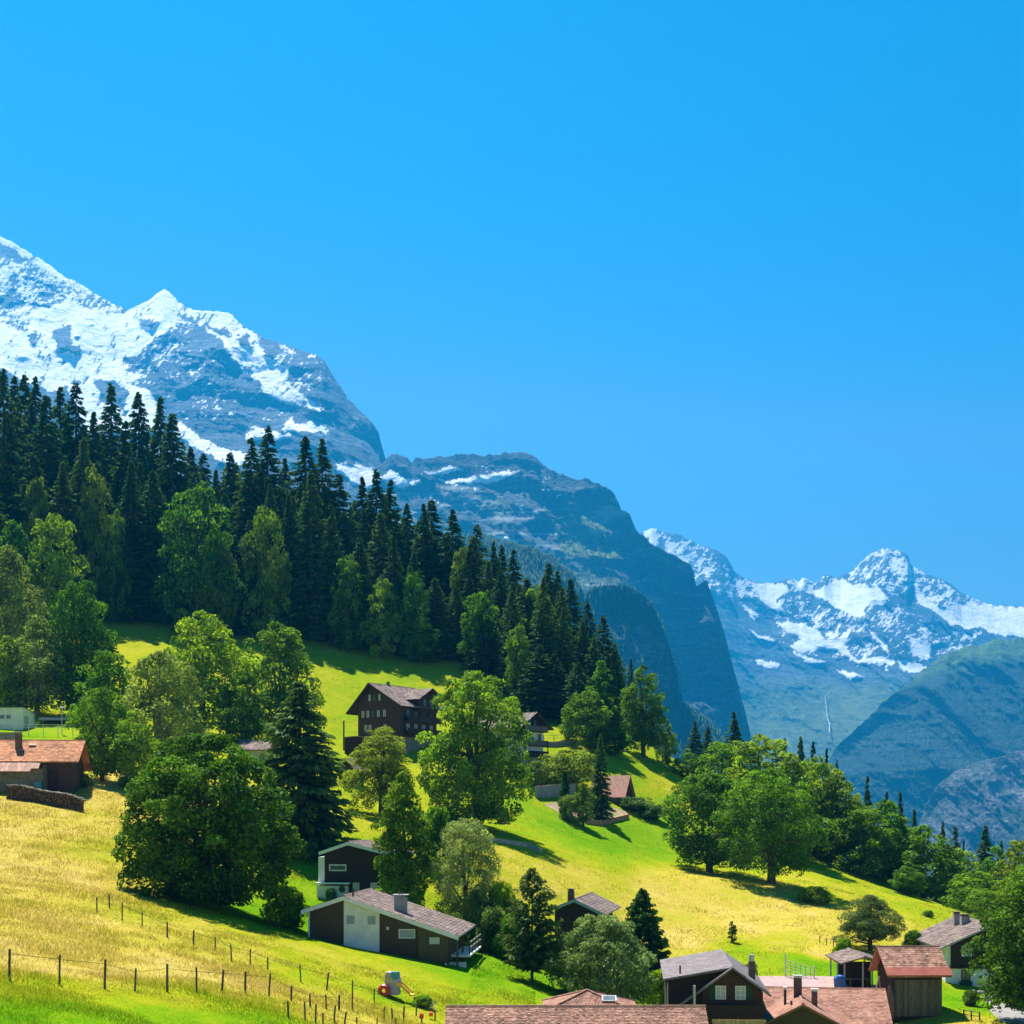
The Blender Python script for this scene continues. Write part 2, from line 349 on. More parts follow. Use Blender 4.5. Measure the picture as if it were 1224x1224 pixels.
# dryness of the meadow (0 fresh green ... 1 straw), from what grows where
DRY = [(0,1220,.10),(100,1215,.12),(200,1215,.12),(300,1222,.18),(0,1180,.42),(100,1190,.40),(200,1195,.42),(330,1200,.6),
 (0,1150,.9),(100,1160,.95),(200,1160,.95),(300,1180,.95),(380,1200,.85),(0,1100,.8),(80,1100,.8),(0,1060,.85),(60,1050,.82),(0,1000,.85),(60,980,.85),(120,970,.78),(130,1020,.7),
 (160,1095,.6),(240,1125,.62),(300,1140,.6),(350,1150,.5),(400,1165,.5),(460,1170,.48),(470,1195,.3),(520,1190,.42),(560,1165,.15),(590,1160,.08),(600,1200,.35),(360,1110,.02),(345,1090,.1),
 (430,1200,.75),(400,1215,.8),(480,1215,.6),(640,1005,.35),(600,1040,.6),(640,1050,.62),(700,1050,.65),(800,1060,.78),(760,1000,.22),(700,1000,.12),(700,1020,.3),(800,990,.25),(790,940,.45),(760,925,.4),
 (850,1080,.85),(950,1085,.9),(1000,1070,.5),(1060,1070,.45),(1100,1090,.35),(1010,1100,.75),(900,1110,.85),(820,1120,.9),(940,1130,.6),(980,1140,.85),(960,1150,.1),(1000,1160,.05),(890,1140,.3),
 (1150,1100,.4),(1140,1195,.06),(1180,1200,.1),(1080,1215,.8),(1120,1220,.75),(640,1160,.1),(620,1170,.2),
 (400,820,.42),(450,800,.40),(560,800,.42),(500,790,.38),(300,760,.45),(160,770,.45),(620,850,.35),(700,880,.5),(680,900,.45),(660,890,.4),(30,878,.3),(240,860,.4),(330,900,.4)]
dpt = []
for (u, v, d) in DRY:
    Y = hit(u, v); dpt.append(((u-CX)/F*Y, Y, d*.9))
dpt = np.array(dpt)
def dryness(x, y):
    x = np.asarray(x, float).ravel(); y = np.asarray(y, float).ravel(); r = np.empty_like(x)
    for a in range(0, len(x), 20000):
        b = slice(a, a+20000)
        s = 0.05 + (y[b]/1700.0*14)**2*0.02
        w = 1.0/((x[b][:,None]-dpt[:,0])**2 + ((y[b][:,None]-dpt[:,1])*0.55)**2 + s[:,None])**1.7
        r[b] = (w*dpt[:,2]).sum(1)/w.sum(1)
    return np.clip(r + 0.13*fbm(x/9, y/14, None, 3, seed=31) + 0.06*vnoise(x/1.7, y/2.4, None, 9), 0, 1)

idx = np.arange(GX.size).reshape(GX.shape)
gq = np.stack([idx[:-1,:-1], idx[:-1,1:], idx[1:,1:], idx[1:,:-1]], -1).reshape(-1, 4)
gd = dryness(GX, GY)
gdist = GY.ravel()
wild = np.clip(smooth(330, 420, gdist), 0, 1)

def grass_color(nt, dry):
    return ramp(nt, dry, [(0.0, (0.100, 0.280, 0.004)), (0.22, (0.200, 0.335, 0.008)), (0.45, (0.355, 0.370, 0.014)), (0.72, (0.520, 0.410, 0.066)), (1.0, (0.640, 0.490, 0.178))])
m, nt, out = new_mat('meadow')
dry = attr_n(nt, "dry")
n1 = noise_n(nt, 1.1, 6, 0.7, stretch=(1, 0.55, 1)); n2 = noise_n(nt, 0.16, 4, 0.6, stretch=(1, .4, 1)); n3 = noise_n(nt, 5.5, 4, 0.75, stretch=(1.4, 0.8, 1))
dd = math_n(nt, 'ADD', dry, math_n(nt, 'MULTIPLY', math_n(nt, 'SUBTRACT', n1, 0.5), 0.55))
dd = math_n(nt, 'ADD', dd, math_n(nt, 'MULTIPLY', math_n(nt, 'SUBTRACT', n2, 0.5), 0.40))
gc = grass_color(nt, dd)
gc = mixc(nt, 1.0, gc, ramp(nt, n3, [(0.25, (0.62, 0.65, 0.60)), (0.5, (0.96, 0.96, 0.96)), (0.75, (1.16, 1.15, 1.1))]), 'MULTIPLY')
gc = mixc(nt, attr_n(nt, "wild"), gc, (0.035, 0.075, 0.022))
b = N(nt, "ShaderNodeBsdfPrincipled", Roughness=0.95); b.inputs["Specular IOR Level"].default_value = 0.0
nt.links.new(gc, b.inputs["Base Color"])
bp = N(nt, "ShaderNodeBump", Strength=0.8, Distance=0.25)
nt.links.new(math_n(nt, 'ADD', n3, math_n(nt, 'MULTIPLY', n1, 1.2)), bp.inputs["Height"]); nt.links.new(bp.outputs[0], b.inputs["Normal"])
nt.links.new(b.outputs[0], out.inputs[0]); M['meadow'] = m
me = mesh_np("meadow_ground", np.stack([GX.ravel(), GY.ravel(), GZ.ravel()], 1), gq, 4, [M['meadow']],
             {"dry": ('POINT', gd), "wild": ('POINT', wild)}, True)
tag(link("meadow_ground", me), "steep sunlit alpine meadow hillside falling to the valley on the right", "meadow", kind="structure")

# ------------------------------------------------------------------ mountains
def mountain_mat(name, rock1, rock2, green1=(0.05,0.085,0.022), green2=(0.19,0.23,0.06), scale=0.012):
    m, nt, out = new_mat(name)
    n1 = noise_n(nt, scale, 8, 0.7, stretch=(1, 1, 0.45)); n2 = noise_n(nt, scale*0.35, 6, 0.65, stretch=(0.35, 0.35, 2.6)); n3 = noise_n(nt, scale*1.6, 7, 0.75)
    rock = ramp(nt, math_n(nt, 'MULTIPLY', math_n(nt, 'ADD', n1, n2), 0.5), [(0.36, rock1), (0.62, rock2)])
    nf = noise_n(nt, scale*4.5, 6, 0.7, stretch=(1, 1, 1.7)); nd = noise_n(nt, scale*2.0, 5, 0.7, stretch=(0.5, 0.5, 3.2))
    rock = mixc(nt, 1.0, rock, ramp(nt, nf, [(0.36, (0.45, 0.47, 0.5)), (0.5, (0.95, 0.95, 0.95)), (0.66, (1.9, 1.85, 1.75))]), 'MULTIPLY')
    rock = mixc(nt, 1.0, rock, ramp(nt, nd, [(0.40, (0.6, 0.62, 0.65)), (0.52, (1.0, 1.0, 1.0)), (0.64, (1.45, 1.42, 1.35))]), 'MULTIPLY')
    gr = ramp(nt, n3, [(0.35, green1), (0.68, green2)])
    c = mixc(nt, attr_n(nt, "green"), rock, gr)
    c = mixc(nt, attr_n(nt, "snow"), c, (0.90, 0.92, 0.95))
    b = N(nt, "ShaderNodeBsdfPrincipled", Roughness=0.9); b.inputs["Specular IOR Level"].default_value = 0.15
    nt.links.new(c, b.inputs["Base Color"])
    bp = N(nt, "ShaderNodeBump", Strength=0.9, Distance=0.30/scale); nt.links.new(math_n(nt, 'ADD', n1, math_n(nt, 'MULTIPLY', nf, 0.35)), bp.inputs["Height"]); nt.links.new(bp.outputs[0], b.inputs["Normal"])
    nt.links.new(b.outputs[0], out.inputs[0]); return m
M['rock_far'] = mountain_mat('far_limestone_haze_tint', (0.028, 0.045, 0.068), (0.12, 0.155, 0.195), scale=0.010)  # rock base colour darkened and blued: distance haze painted into it
M['rock_mid'] = mountain_mat('cliff_limestone_haze_tint', (0.018, 0.032, 0.046), (0.085, 0.108, 0.132), scale=0.016)  # cliff rock likewise carries painted haze blue in its base colour
M['rock_wood'] = mountain_mat('wooded_bluff', (0.03, 0.045, 0.055), (0.12, 0.135, 0.145), (0.008, 0.028, 0.016), (0.028, 0.062, 0.028), scale=0.02)
M['rock_pale'] = mountain_mat('pale_limestone', (0.045, 0.055, 0.065), (0.19, 0.20, 0.205), (0.02, 0.05, 0.02), (0.06, 0.10, 0.04), scale=0.022)
M['alp'] = mountain_mat('alpine_pasture', (0.008, 0.026, 0.024), (0.030, 0.060, 0.052), (0.04, 0.095, 0.03), (0.13, 0.21, 0.06), scale=0.014)

def in_poly(u, v, poly):
    r = np.zeros(u.shape, bool); n = len(poly); j = n-1
    for i in range(n):
        xi, yi = poly[i]; xj, yj = poly[j]
        if yi != yj: r ^= ((yi > v) != (yj > v)) & (u < (xj-xi)*(v-yi)/(yj-yi)+xi)
        j = i
    return r

def mountain(name, label, skyline, u0, u1, du, vb, nv, Yr, Yb, amp, scale, mat, snow=(), holes=(), speck=(), green=None, seed=0, rough=1.5, gexp=1.0, strata=0.0, warp=5.0, vscale=0.6, scree=None, ribs=None):
    us = np.arange(u0, u1+du, du); sk = np.array(skyline, float)
    vs = np.interp(us, sk[:,0], sk[:,1]); vr = rough*fbm(us/9.0, us*0+seed, None, 4, gain=0.6, seed=seed)*1.6 + rough*0.9*fbm(us/3.1, us*0+seed+7, None, 3, gain=0.7, seed=seed+40)
    _k = np.exp(-.5*(np.arange(-60, 61)*du/17.0)**2); vsm = np.convolve(np.pad(vs, 60, mode='reflect', reflect_type='odd'), _k/_k.sum(), 'valid')   # body follows the smoothed crest
    vbu = np.interp(us, *np.array(vb, float).T); yr = np.interp(us, *np.array(Yr, float).T); yb = np.interp(us, *np.array(Yb, float).T)
    t = np.linspace(0, 1, nv)[:,None]
    U = np.repeat(us[None], nv, 0); V = vbu[None] + (vsm-vbu)[None]*t + ((vs-vsm)[None]*smooth(.72, 1, t) + vr[None]*smooth(.968, 1, t)); Y = yb[None] + (yr-yb)[None]*t**gexp
    X0 = (U-CX)/F*Y; Z0 = (CY-V)/F*Y
    env = np.clip((1-t)*9, 0, 1)
    D = amp*(ridged(X0/scale + 0.3*Z0/scale, Z0/scale*vscale, 8, gain=0.6, seed=seed)-0.42)
    D = D + amp*0.55*fbm(X0/scale*0.45, Z0/scale*0.45, None, 3, seed=seed+5)
    if strata:
        s = (Z0 + 0.12*X0)/strata + 1.8*fbm(X0/scale*0.6, Z0/scale*0.3, None, 4, seed=seed+9)
        D = D + amp*0.30*np.abs(s-np.floor(s)-0.5)*(1+fbm(X0/scale*1.3, Z0/scale*1.3, None, 3, seed=seed+12))
    sn = np.zeros_like(U)
    du_ = warp*1.3*fbm(U/13, V/13, None, 5, gain=0.72, seed=seed+21); dv_ = warp*1.3*fbm(U/13+50, V/13, None, 5, gain=0.72, seed=seed+22)
    for p in snow: sn = np.maximum(sn, in_poly(U+du_, V+dv_, p))
    if ribs is not None: sn = np.where(fbm(U/6.5+V/11, V/13, None, 4, gain=0.65, seed=seed+61)+.12*fbm(U/30, V/30, None, 2, seed=seed) > ribs, 0, sn)
    for p in holes: sn = np.where(in_poly(U+du_, V+dv_, p), 0, sn)
    sp = .55*fbm(U/3.4 + V/5, V/7.5, None, 4, gain=0.7, seed=seed+31) + .45*fbm(U/10 + V/40, V/2.6, None, 4, gain=0.7, seed=seed+33) + 0.25*fbm(U/20, V/20, None, 2, seed=seed+3)
    for p, th in speck: sn = np.maximum(sn, in_poly(U+du_*2, V+dv_*2, p) & (sp > th))
    if len(snow):   # glaciers and snowfields smooth out the relief below them
        k = sn.copy()
        for _ in range(3):
            for ax in (0, 1): k = (np.roll(k, 2, ax)+np.roll(k, -2, ax)+k*2+np.roll(k, 1, ax)+np.roll(k, -1, ax))/6
        D = D*(1-0.58*k)
    Yd = Y - D*env
    X = (U-CX)/F*Yd; Z = (CY-V)/F*Yd
    if scree is not None: sn = np.maximum(sn, scree(U, V, du_, dv_))
    gr = np.clip(green(U, V, du_, dv_), 0, 1) if green else np.zeros_like(U)
    rows = [(X, Yd, Z, sn, gr)]
    for j in range(1, 7):
        k = 0.022*j*yr
        bx = X[-1]*(yr+k)/yr; by = yr + k; bz = Z[-1] - k*(0.55+0.25*j/6) + 0.05*k*fbm(X[-1]/300, by/300, None, 3, seed=seed+2)
        rows.append((bx[None], by[None], bz[None], sn[-1:]*0.5, gr[-1:]))
    X, Yd, Z, sn, gr = [np.concatenate([r[i] for r in rows], 0) for i in range(5)]
    idx = np.arange(X.size).reshape(X.shape)
    q = np.stack([idx[:-1,:-1], idx[:-1,1:], idx[1:,1:], idx[1:,:-1]], -1).reshape(-1, 4)
    me = mesh_np(name, np.stack([X.ravel(), Yd.ravel(), Z.ravel()], 1), q, 4, [mat], {"snow": ('POINT', sn.ravel()), "green": ('POINT', gr.ravel())}, False)
    tag(link(name, me), label, "mountain", kind="structure")
    return dict(U=U, V=V, X=X[:nv], Y=Yd[:nv], Z=Z[:nv], sn=sn[:nv], gr=gr[:nv])

def off(poly, ox, oy, s): return [(ox+x/s, oy+y/s) for x, y in poly]
# snow-capped massif on the left
sky1 = [(-80,240),(0,284),(12,288),(45,308),(62,318),(80,332),(100,343),(120,355),(150,369),(165,366),(180,357),(190,350),(197,344),(203,350),(213,362),(230,371),(255,373),(275,374),(285,384),(300,396),(318,405),(340,412),(365,420),(380,424),(388,432),(395,445),(405,458),(415,475),(430,490),(445,505),(453,518),(457,535),(462,552),(475,620),(500,700)]
snow1 = [[(-80,230),(0,278),(62,308),(100,335),(125,352),(116,354),(96,347),(76,335),(58,325),(38,315),(15,293),(0,291),(-80,250)],
 [(87,362),(106,370),(127,375),(152,371),(162,366),(198,340),(216,371),(208,389),(192,399),(175,412),(165,424),(152,445),(152,460),(177,465),(184,480),(192,520),(100,520),(80,460),(60,470),(0,440),(-80,430),(-80,380),(0,391),(33,394),(38,371)],
 [(200,340),(232,366),(255,368),(280,372),(291,388),(310,402),(306,412),(318,427),(330,433),(345,440),(346,450),(348,462),(365,473),(385,488),(388,492),(375,489),(352,484),(335,478),(318,470),(300,450),(290,440),(280,425),(262,405),(245,392),(235,385),(216,372)],
 [(345,498),(352,505),(375,504),(393,513),(390,517),(350,516),(338,511)], [(292,519),(300,509),(320,515),(345,517),(346,522),(330,525),(310,528),(295,524)],
 [(203,501),(215,505),(240,522),(265,536),(300,543),(296,556),(265,550),(240,540),(215,522)],
 [(398,554),(420,556),(455,562),(447,572),(420,582),(415,570),(402,566)]]
holes1 = [[(33,399),(43,397),(42,412),(34,410)], [(65,395),(85,388),(88,420),(66,422)], [(87,412),(97,412),(98,424),(88,424)], [(147,425),(162,425),(160,436),(148,435)], [(152,432),(175,432),(176,455),(154,458)], [(113,455),(135,452),(155,470),(150,490),(120,480)],
 [(165,384),(186,383),(180,390),(168,391)], [(245,388),(268,392),(280,404),(265,402)], [(283,402),(297,400),(300,416),(286,414)]]
speck1 = [([(-80,290),(0,305),(60,325),(110,350),(152,372),(120,378),(88,362),(60,390),(30,400),(-80,400)], 0.02), ([(165,400),(215,372),(232,390),(215,420),(180,460),(150,470),(150,440)], 0.12),
 ([(300,410),(380,424),(395,446),(375,465),(345,470),(320,432)], 0.22), ([(170,440),(230,400),(290,440),(330,480),(400,500),(330,520),(230,500),(180,480)], 0.38)]
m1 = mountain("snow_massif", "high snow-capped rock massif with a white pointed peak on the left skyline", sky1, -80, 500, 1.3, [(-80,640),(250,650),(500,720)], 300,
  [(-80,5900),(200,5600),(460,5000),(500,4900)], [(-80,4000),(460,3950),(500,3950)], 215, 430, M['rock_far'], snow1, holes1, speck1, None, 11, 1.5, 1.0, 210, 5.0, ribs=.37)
# long cliff ridge in the middle
sky2 = [(360,590),(420,572),(440,562),(455,556),(468,542),(475,541),(485,545),(492,553),(497,546),(510,548),(530,545),(560,542),(590,544),(610,540),(628,539),(640,545),(650,556),(665,565),(690,573),(700,572),(720,580),(733,588),(740,602),(743,611),(752,612),(757,625),(763,637),(772,641),(778,651),(790,656),(812,668),(825,675),(829,682),(832,701),(838,697),(844,691),(848,701),(858,732),(869,769),(882,819),(892,857),(898,880),(906,925),(925,990)]
snow2 = [[(455,570),(470,562),(485,572),(500,578),(480,584),(465,579)], [(500,567),(540,559),(556,562),(540,566),(520,568)], [(520,573),(550,573),(575,568),(595,563),(622,564),(602,572),(570,579),(545,577)], [(400,556),(440,562),(455,570),(450,582),(425,588),(405,572)], [(592,640),(600,641),(620,650),(602,648)], [(619,602),(622,604),(625,611),(621,609)]]
def green2(U, V, a, b):
    g = 0.95*in_poly(U+a*2, V+b*2, [(688,600),(715,620),(735,650),(738,668),(700,672),(672,660),(680,630)])
    return np.maximum(g, 0.55*smooth(0.0, 0.35, fbm(U/40, V/25, None, 4, seed=77))*smooth(560, 640, V)*(U < 800))
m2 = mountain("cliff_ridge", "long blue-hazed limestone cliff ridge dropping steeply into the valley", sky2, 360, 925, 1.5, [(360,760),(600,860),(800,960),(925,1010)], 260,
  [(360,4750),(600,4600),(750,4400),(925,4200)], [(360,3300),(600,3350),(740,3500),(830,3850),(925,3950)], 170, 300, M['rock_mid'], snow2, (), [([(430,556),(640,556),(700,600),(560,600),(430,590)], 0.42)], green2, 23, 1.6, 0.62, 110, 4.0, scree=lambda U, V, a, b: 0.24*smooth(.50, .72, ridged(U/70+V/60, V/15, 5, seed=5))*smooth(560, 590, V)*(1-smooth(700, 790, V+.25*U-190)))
# peak with glaciers at the head of the valley
sky4 = [(735,644),(765,637),(780,632),(800,637),(815,640),(830,650),(845,655),(860,660),(870,668),(880,685),(895,693),(915,697),(930,695),(945,690),(955,694),(960,690),(975,697),(985,686),(995,690),(1005,690),(1020,680),(1032,669),(1040,661),(1048,659),(1057,653),(1066,657),(1078,659),(1085,663),(1089,675),(1100,683),(1115,689),(1139,698),(1150,710),(1170,718),(1190,723),(1224,724),(1300,729)]
c4 = lambda p: off(p, 750, 600, 2.582)
snow4 = [c4(p) for p in ([(55,80),(90,85),(97,130),(80,142),(50,120)], [(375,250),(490,250),(495,280),(460,300),(485,345),(430,320),(400,280)],
 [(545,275),(600,265),(660,235),(700,260),(760,250),(805,300),(770,315),(740,320),(720,355),(690,350),(640,320),(600,300)],
 [(885,250),(920,290),(960,330),(1050,310),(1224,322),(1400,330),(1400,420),(1224,420),(1150,410),(1100,390),(990,380),(960,345),(895,312)],
 [(455,368),(520,370),(590,400),(615,430),(655,370),(640,425),(692,390),(670,440),(705,490),(640,462),(590,455),(540,470),(500,450),(540,420),(490,400)],
 [(870,415),(940,440),(930,490),(880,470)], [(745,395),(800,440),(815,470),(780,450)], [(345,308),(402,350),(392,362)], [(368,393),(455,430),(440,437),(400,418)],
 [(395,488),(468,498),(465,514),(410,510)], [(500,458),(612,497),(560,497)], [(638,513),(732,540),(690,550)], [(830,478),(925,510),(910,528),(855,522)], [(950,460),(1060,438),(1045,458),(1000,455)], [(700,485),(820,480),(830,500),(720,500)])]
speck4 = [(c4([(680,250),(740,150),(800,140),(870,170),(930,230),(1095,312),(960,330),(885,250),(820,290),(760,245)]), -0.06), (c4([(60,90),(250,140),(345,230),(420,290),(330,300),(230,250),(120,160)]), 0.0),
 (c4([(490,240),(590,215),(680,240),(560,280),(480,280)]), 0.02), (c4([(440,300),(800,300),(960,400),(1100,400),(1000,470),(800,520),(480,460)]), 0.17)]
def green4(U, V, a, b): return smooth(800, 835, V+b*3)*0.9
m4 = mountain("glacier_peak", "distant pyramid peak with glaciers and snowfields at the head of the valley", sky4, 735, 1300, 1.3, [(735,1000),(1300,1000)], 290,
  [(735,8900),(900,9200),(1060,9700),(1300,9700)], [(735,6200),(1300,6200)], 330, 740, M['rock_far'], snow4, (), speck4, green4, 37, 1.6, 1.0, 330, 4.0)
# right-hand shoulders
sky5 = [(950,985),(985,920),(1000,893),(1020,875),(1040,855),(1060,835),(1090,815),(1103,800),(1114,796),(1124,786),(1133,778),(1150,775),(1161,771),(1170,771),(1182,767),(1196,762),(1210,763),(1224,762),(1300,755)]
def green5(U, V, a, b): return 0.95*smooth(0, 25, np.interp(U, [980,1060,1120,1224,1300], [905,850,815,800,800]) - V + b*2)
m5 = mountain("green_shoulder", "grassy shoulder above blue-shaded wooded cliffs on the right", sky5, 950, 1300, 1.5, [(950,1060),(1300,1060)], 190,
  [(950,5500),(1300,6150)], [(950,4800),(1300,4800)], 230, 280, M['alp'], (), (), (), green5, 51, 1.7, 1.6, 0, 4.0)
sky6 = [(1075,1060),(1088,1015),(1096,995),(1106,962),(1120,940),(1142,922),(1170,911),(1200,903),(1224,896),(1300,885)]
m6 = mountain("pale_cliff", "pale grey limestone cliff low at the right edge of the valley", sky6, 1075, 1300, 1.2, [(1075,1090),(1300,1090)], 150,
  [(1075,4450),(1300,4750)], [(1075,4100),(1300,4100)], 120, 150, M['rock_pale'], (), (), (), lambda U, V, a, b: 0.6*smooth(0.12, 0.4, fbm(U/16, V/16, None, 4, seed=19)), 63, 1.3, 1.2, 0, 4.0, 0.4)
# wooded bluffs in front of the cliff ridge
sky3a = [(540,640),(580,640),(610,647),(632,653),(660,666),(685,687),(700,712),(720,760),(740,830)]
gw = lambda U, V, a, b: np.ones_like(U)
m3a = mountain("wooded_ridge", "dark wooded ridge just above the forest, below the cliffs", sky3a, 540, 740, 2.0, [(540,760),(740,900)], 70, [(540,2900),(740,2600)], [(540,2600),(740,2400)], 60, 150, M['rock_wood'], (), (), (), gw, 71, 0.8)
sky3 = [(650,760),(680,725),(692,712),(705,703),(722,700),(745,700),(765,708),(780,722),(790,745),(800,770),(808,800),(815,838),(845,858),(870,885),(900,930),(925,990)]
def green3(U, V, a, b): return np.clip(0.25 + smooth(0, 20, np.interp(U, [650,745,800,815,925], [790,735,780,900,900]) - V + b*3) + smooth(-0.1, 0.25, fbm(U/14, V/22, None, 4, seed=15)) + smooth(815, 850, U), 0, 1)
m3 = mountain("wooded_bluff", "dark wooded rock bluff standing in front of the cliff ridge", sky3, 650, 925, 1.5, [(650,900),(800,1000),(925,1030)], 170, [(650,3000),(800,2900),(925,2700)], [(650,2700),(925,2500)], 90, 130, M['rock_wood'], (), (), (), green3, 83, 1.0, 0.8, 0, 4.0, 0.4)

def far_forest(name, label, src, mask, n, h, seed):
    rng = np.random.default_rng(seed); ok = np.where(mask.ravel())[0]; pick = rng.choice(ok, n)
    p = np.stack([src[k].ravel()[pick] for k in ('X', 'Y', 'Z')], 1) + np.stack([rng.normal(0, h*.25, n), rng.normal(0, h*.3, n), np.zeros(n)], 1)
    hh = h*rng.uniform(.55, 1.2, n); r = hh*rng.uniform(.14, .22, n); a0 = rng.uniform(0, 6.28, n)
    vs = []; 
    for k in range(5): vs.append(p + np.stack([r*np.cos(a0+k*1.2566), r*np.sin(a0+k*1.2566), -0.15*hh], 1))
    vs.append(p + np.stack([0*r, 0*r, hh], 1)); V = np.stack(vs, 1).reshape(-1, 3)
    f = np.array([[k, (k+1) % 5, 5] for k in range(5)])[None] + np.arange(n)[:,None,None]*6
    me = mesh_np(name, V, f.reshape(-1, 3), 3, [M['spruce']], {"tint": ('FACE', np.repeat(rng.uniform(0, .8, n), 5))})
    tag(link(name, me), label, "forest", kind="stuff")
far_forest("far_forest", "distant conifers covering the wooded bluff", m3, (m3['gr'] > 0.75), 7000, 10, 1)
far_forest("far_forest", "distant conifers on the ridge behind the forest", m3a, (m3a['gr'] > 0.5), 3500, 10, 2)
far_forest("far_forest", "distant conifers on the slopes of the right shoulder", m5, (m5['gr'] > -1) & (m5['V'] > np.interp(m5['U'], [980,1060,1120,1224,1300], [905,850,815,800,800])+3), 6500, 12, 3)
far_forest("far_forest", "scattered distant conifers on the cliff ridge ledges", m2, (m2['gr'] > 0.35) & (m2['V'] > 640), 2500, 11, 4)

# waterfall at the head of the valley
def on_far(src, u, v):
    i = np.argmin((src['U']-u)**2 + (src['V']-v)**2); return Vector((src['X'].ravel()[i], src['Y'].ravel()[i], src['Z'].ravel()[i]))
M['water'] = pmat('white_water', (0.42, 0.46, 0.5), (0.6, 0.63, 0.66), 0.05, 0.5, 0.2)
wf = MB(); pts = [on_far(m4, u, v) + Vector((0, -60, 0)) for u, v in ((991,826),(983,834),(985,846),(986,858),(988,866),(989,876))]
wf.tube(pts, [.7, 1.4, 1.2, 1.8, 2.4, 3], 6)
tag(wf.build("waterfall", M['water']), "thin white waterfall on the hazy valley head wall", "waterfall", kind="structure")
# ------------------------------------------------------------------ buildings
Z = Vector((0, 0, 1))
def tiles(parent, p0, along, up, length, slope, mat, e=0.3, w=0.28, name="roof_tile_courses", seed=1, lift=0.03, jit=0.012):
    """overlapping courses of small tiles on one slope, too small to pick apart: one joined part"""
    p0, along, up = Vector(p0), Vector(along).normalized(), Vector(up).normalized()
    nrm = along.cross(up).normalized()
    if nrm.z < 0: nrm = -nrm
    rng = random.Random(seed); b = MB(); rows = max(1, int(round(slope/e))); e = slope/rows; cols = max(1, int(round(length/w))); ww = length/cols
    for r in range(rows):
        o = (r % 2)*0.5*ww; x = -o
        while x < length-1e-4:
            x0, x1 = max(x, 0)+.006, min(x+ww, length)-.006; x += ww
            if x1-x0 < .03: continue
            lf = lift+rng.uniform(-jit, jit); s0 = r*e+rng.uniform(-jit, jit); s1 = (r+1)*e+.03
            q = [p0+along*x0+up*s0+nrm*lf, p0+along*x1+up*s0+nrm*lf, p0+along*x1+up*s1+nrm*.008, p0+along*x0+up*s1+nrm*.008, p0+along*x0+up*s0-nrm*.005, p0+along*x1+up*s0-nrm*.005]
            b.add(q, [(0, 1, 2, 3), (4, 5, 1, 0)], min(max(rng.gauss(.5, .24), 0), 1))
    o = b.build(name, mat, parent); o["kind"] = "stuff"; return o

def window(root, O, r, n, w, h, frame='white_paint', pane='glass', fw=0.08, mull=1, shutters=None, dep=0.06, label=None, bars=0):
    """O: lower left corner on the wall, r: right, n: outward; a window part with frame ring, pane, glazing bars"""
    O, r, n = Vector(O), Vector(r).normalized(), Vector(n).normalized(); O = O+n*.004
    b = MB(); vs = []
    for c in (0, dep):
        for (a, z) in ((0,0),(w,0),(w,h),(0,h),(fw,fw),(w-fw,fw),(w-fw,h-fw),(fw,h-fw)): vs.append(O+r*a+Z*z+n*c)
    fs = []
    for i in range(4):
        j = (i+1) % 4
        fs += [(8+i,8+j,12+j,12+i), (i,4+i,4+j,j), (i,j,8+j,8+i), (4+i,12+i,12+j,4+j)]
    b.add(vs, fs); o = b.build("window", M[frame], root)
    if label: o["label"] = label
    p = MB(); p.obox(O+r*fw+Z*fw+n*.002, r*(w-2*fw), Z*(h-2*fw), n*.02); p.build("pane", M[pane], o)
    for k in range(mull):
        q = MB(); x = w*(k+1)/(mull+1); q.obox(O+r*(x-.03)+Z*(fw+.002)+n*.022, r*.06, Z*(h-2*fw-.004), n*.03); q.build("glazing_bar", M[frame], o)
    for k in range(bars):
        q = MB(); z = h*(k+1)/(bars+1); q.obox(O+r*(fw+.002)+Z*(z-.025)+n*.023, r*(w-2*fw-.004), Z*.05, n*.024); q.build("glazing_bar", M[frame], o)
    if shutters:
        for sx in (-w*.52-.03, w+.03):
            q = MB(); q.obox(O+r*sx+Z*(-.02)+n*.0, r*(w*.52), Z*(h+.04), n*.05); q.build("shutter", M[shutters], root)
    return o

def chimney(root, x, y, z0, z1, s=0.5, mat='brick', cap='concrete', pots=0, capw=0.12, sy=None):
    sy = sy or s
    b = MB(); b.stack(x, y, [(z0, (s/2, sy/2)), (z1, (s/2, sy/2))]); c = b.build("chimney", M[mat], root)
    if cap:
        b = MB(); b.stack(x, y, [(z1+.003, (s/2*.8, sy/2*.8)), (z1+.14, (s/2*.8, sy/2*.8)), (z1+.141, (s/2+capw, sy/2+capw)), (z1+.22, (s/2+capw, sy/2+capw))]); b.build("chimney_cap", M[cap], c)
    for k in range(pots):
        b = MB(); b.stack(x+(k-(pots-1)/2)*.2, y, [(z1+.222, .07), (z1+.45, .06)], n=8); b.build("chimney_pot", M['dark_metal'], c)
    return c

def pipe(root, x, y, z0, z1, r=.08, mat='dark_metal', name="flue_pipe"):
    b = MB(); b.tube([(x, y, z0), (x, y, z1)], [r, r], 8); return b.build(name, M[mat], root)

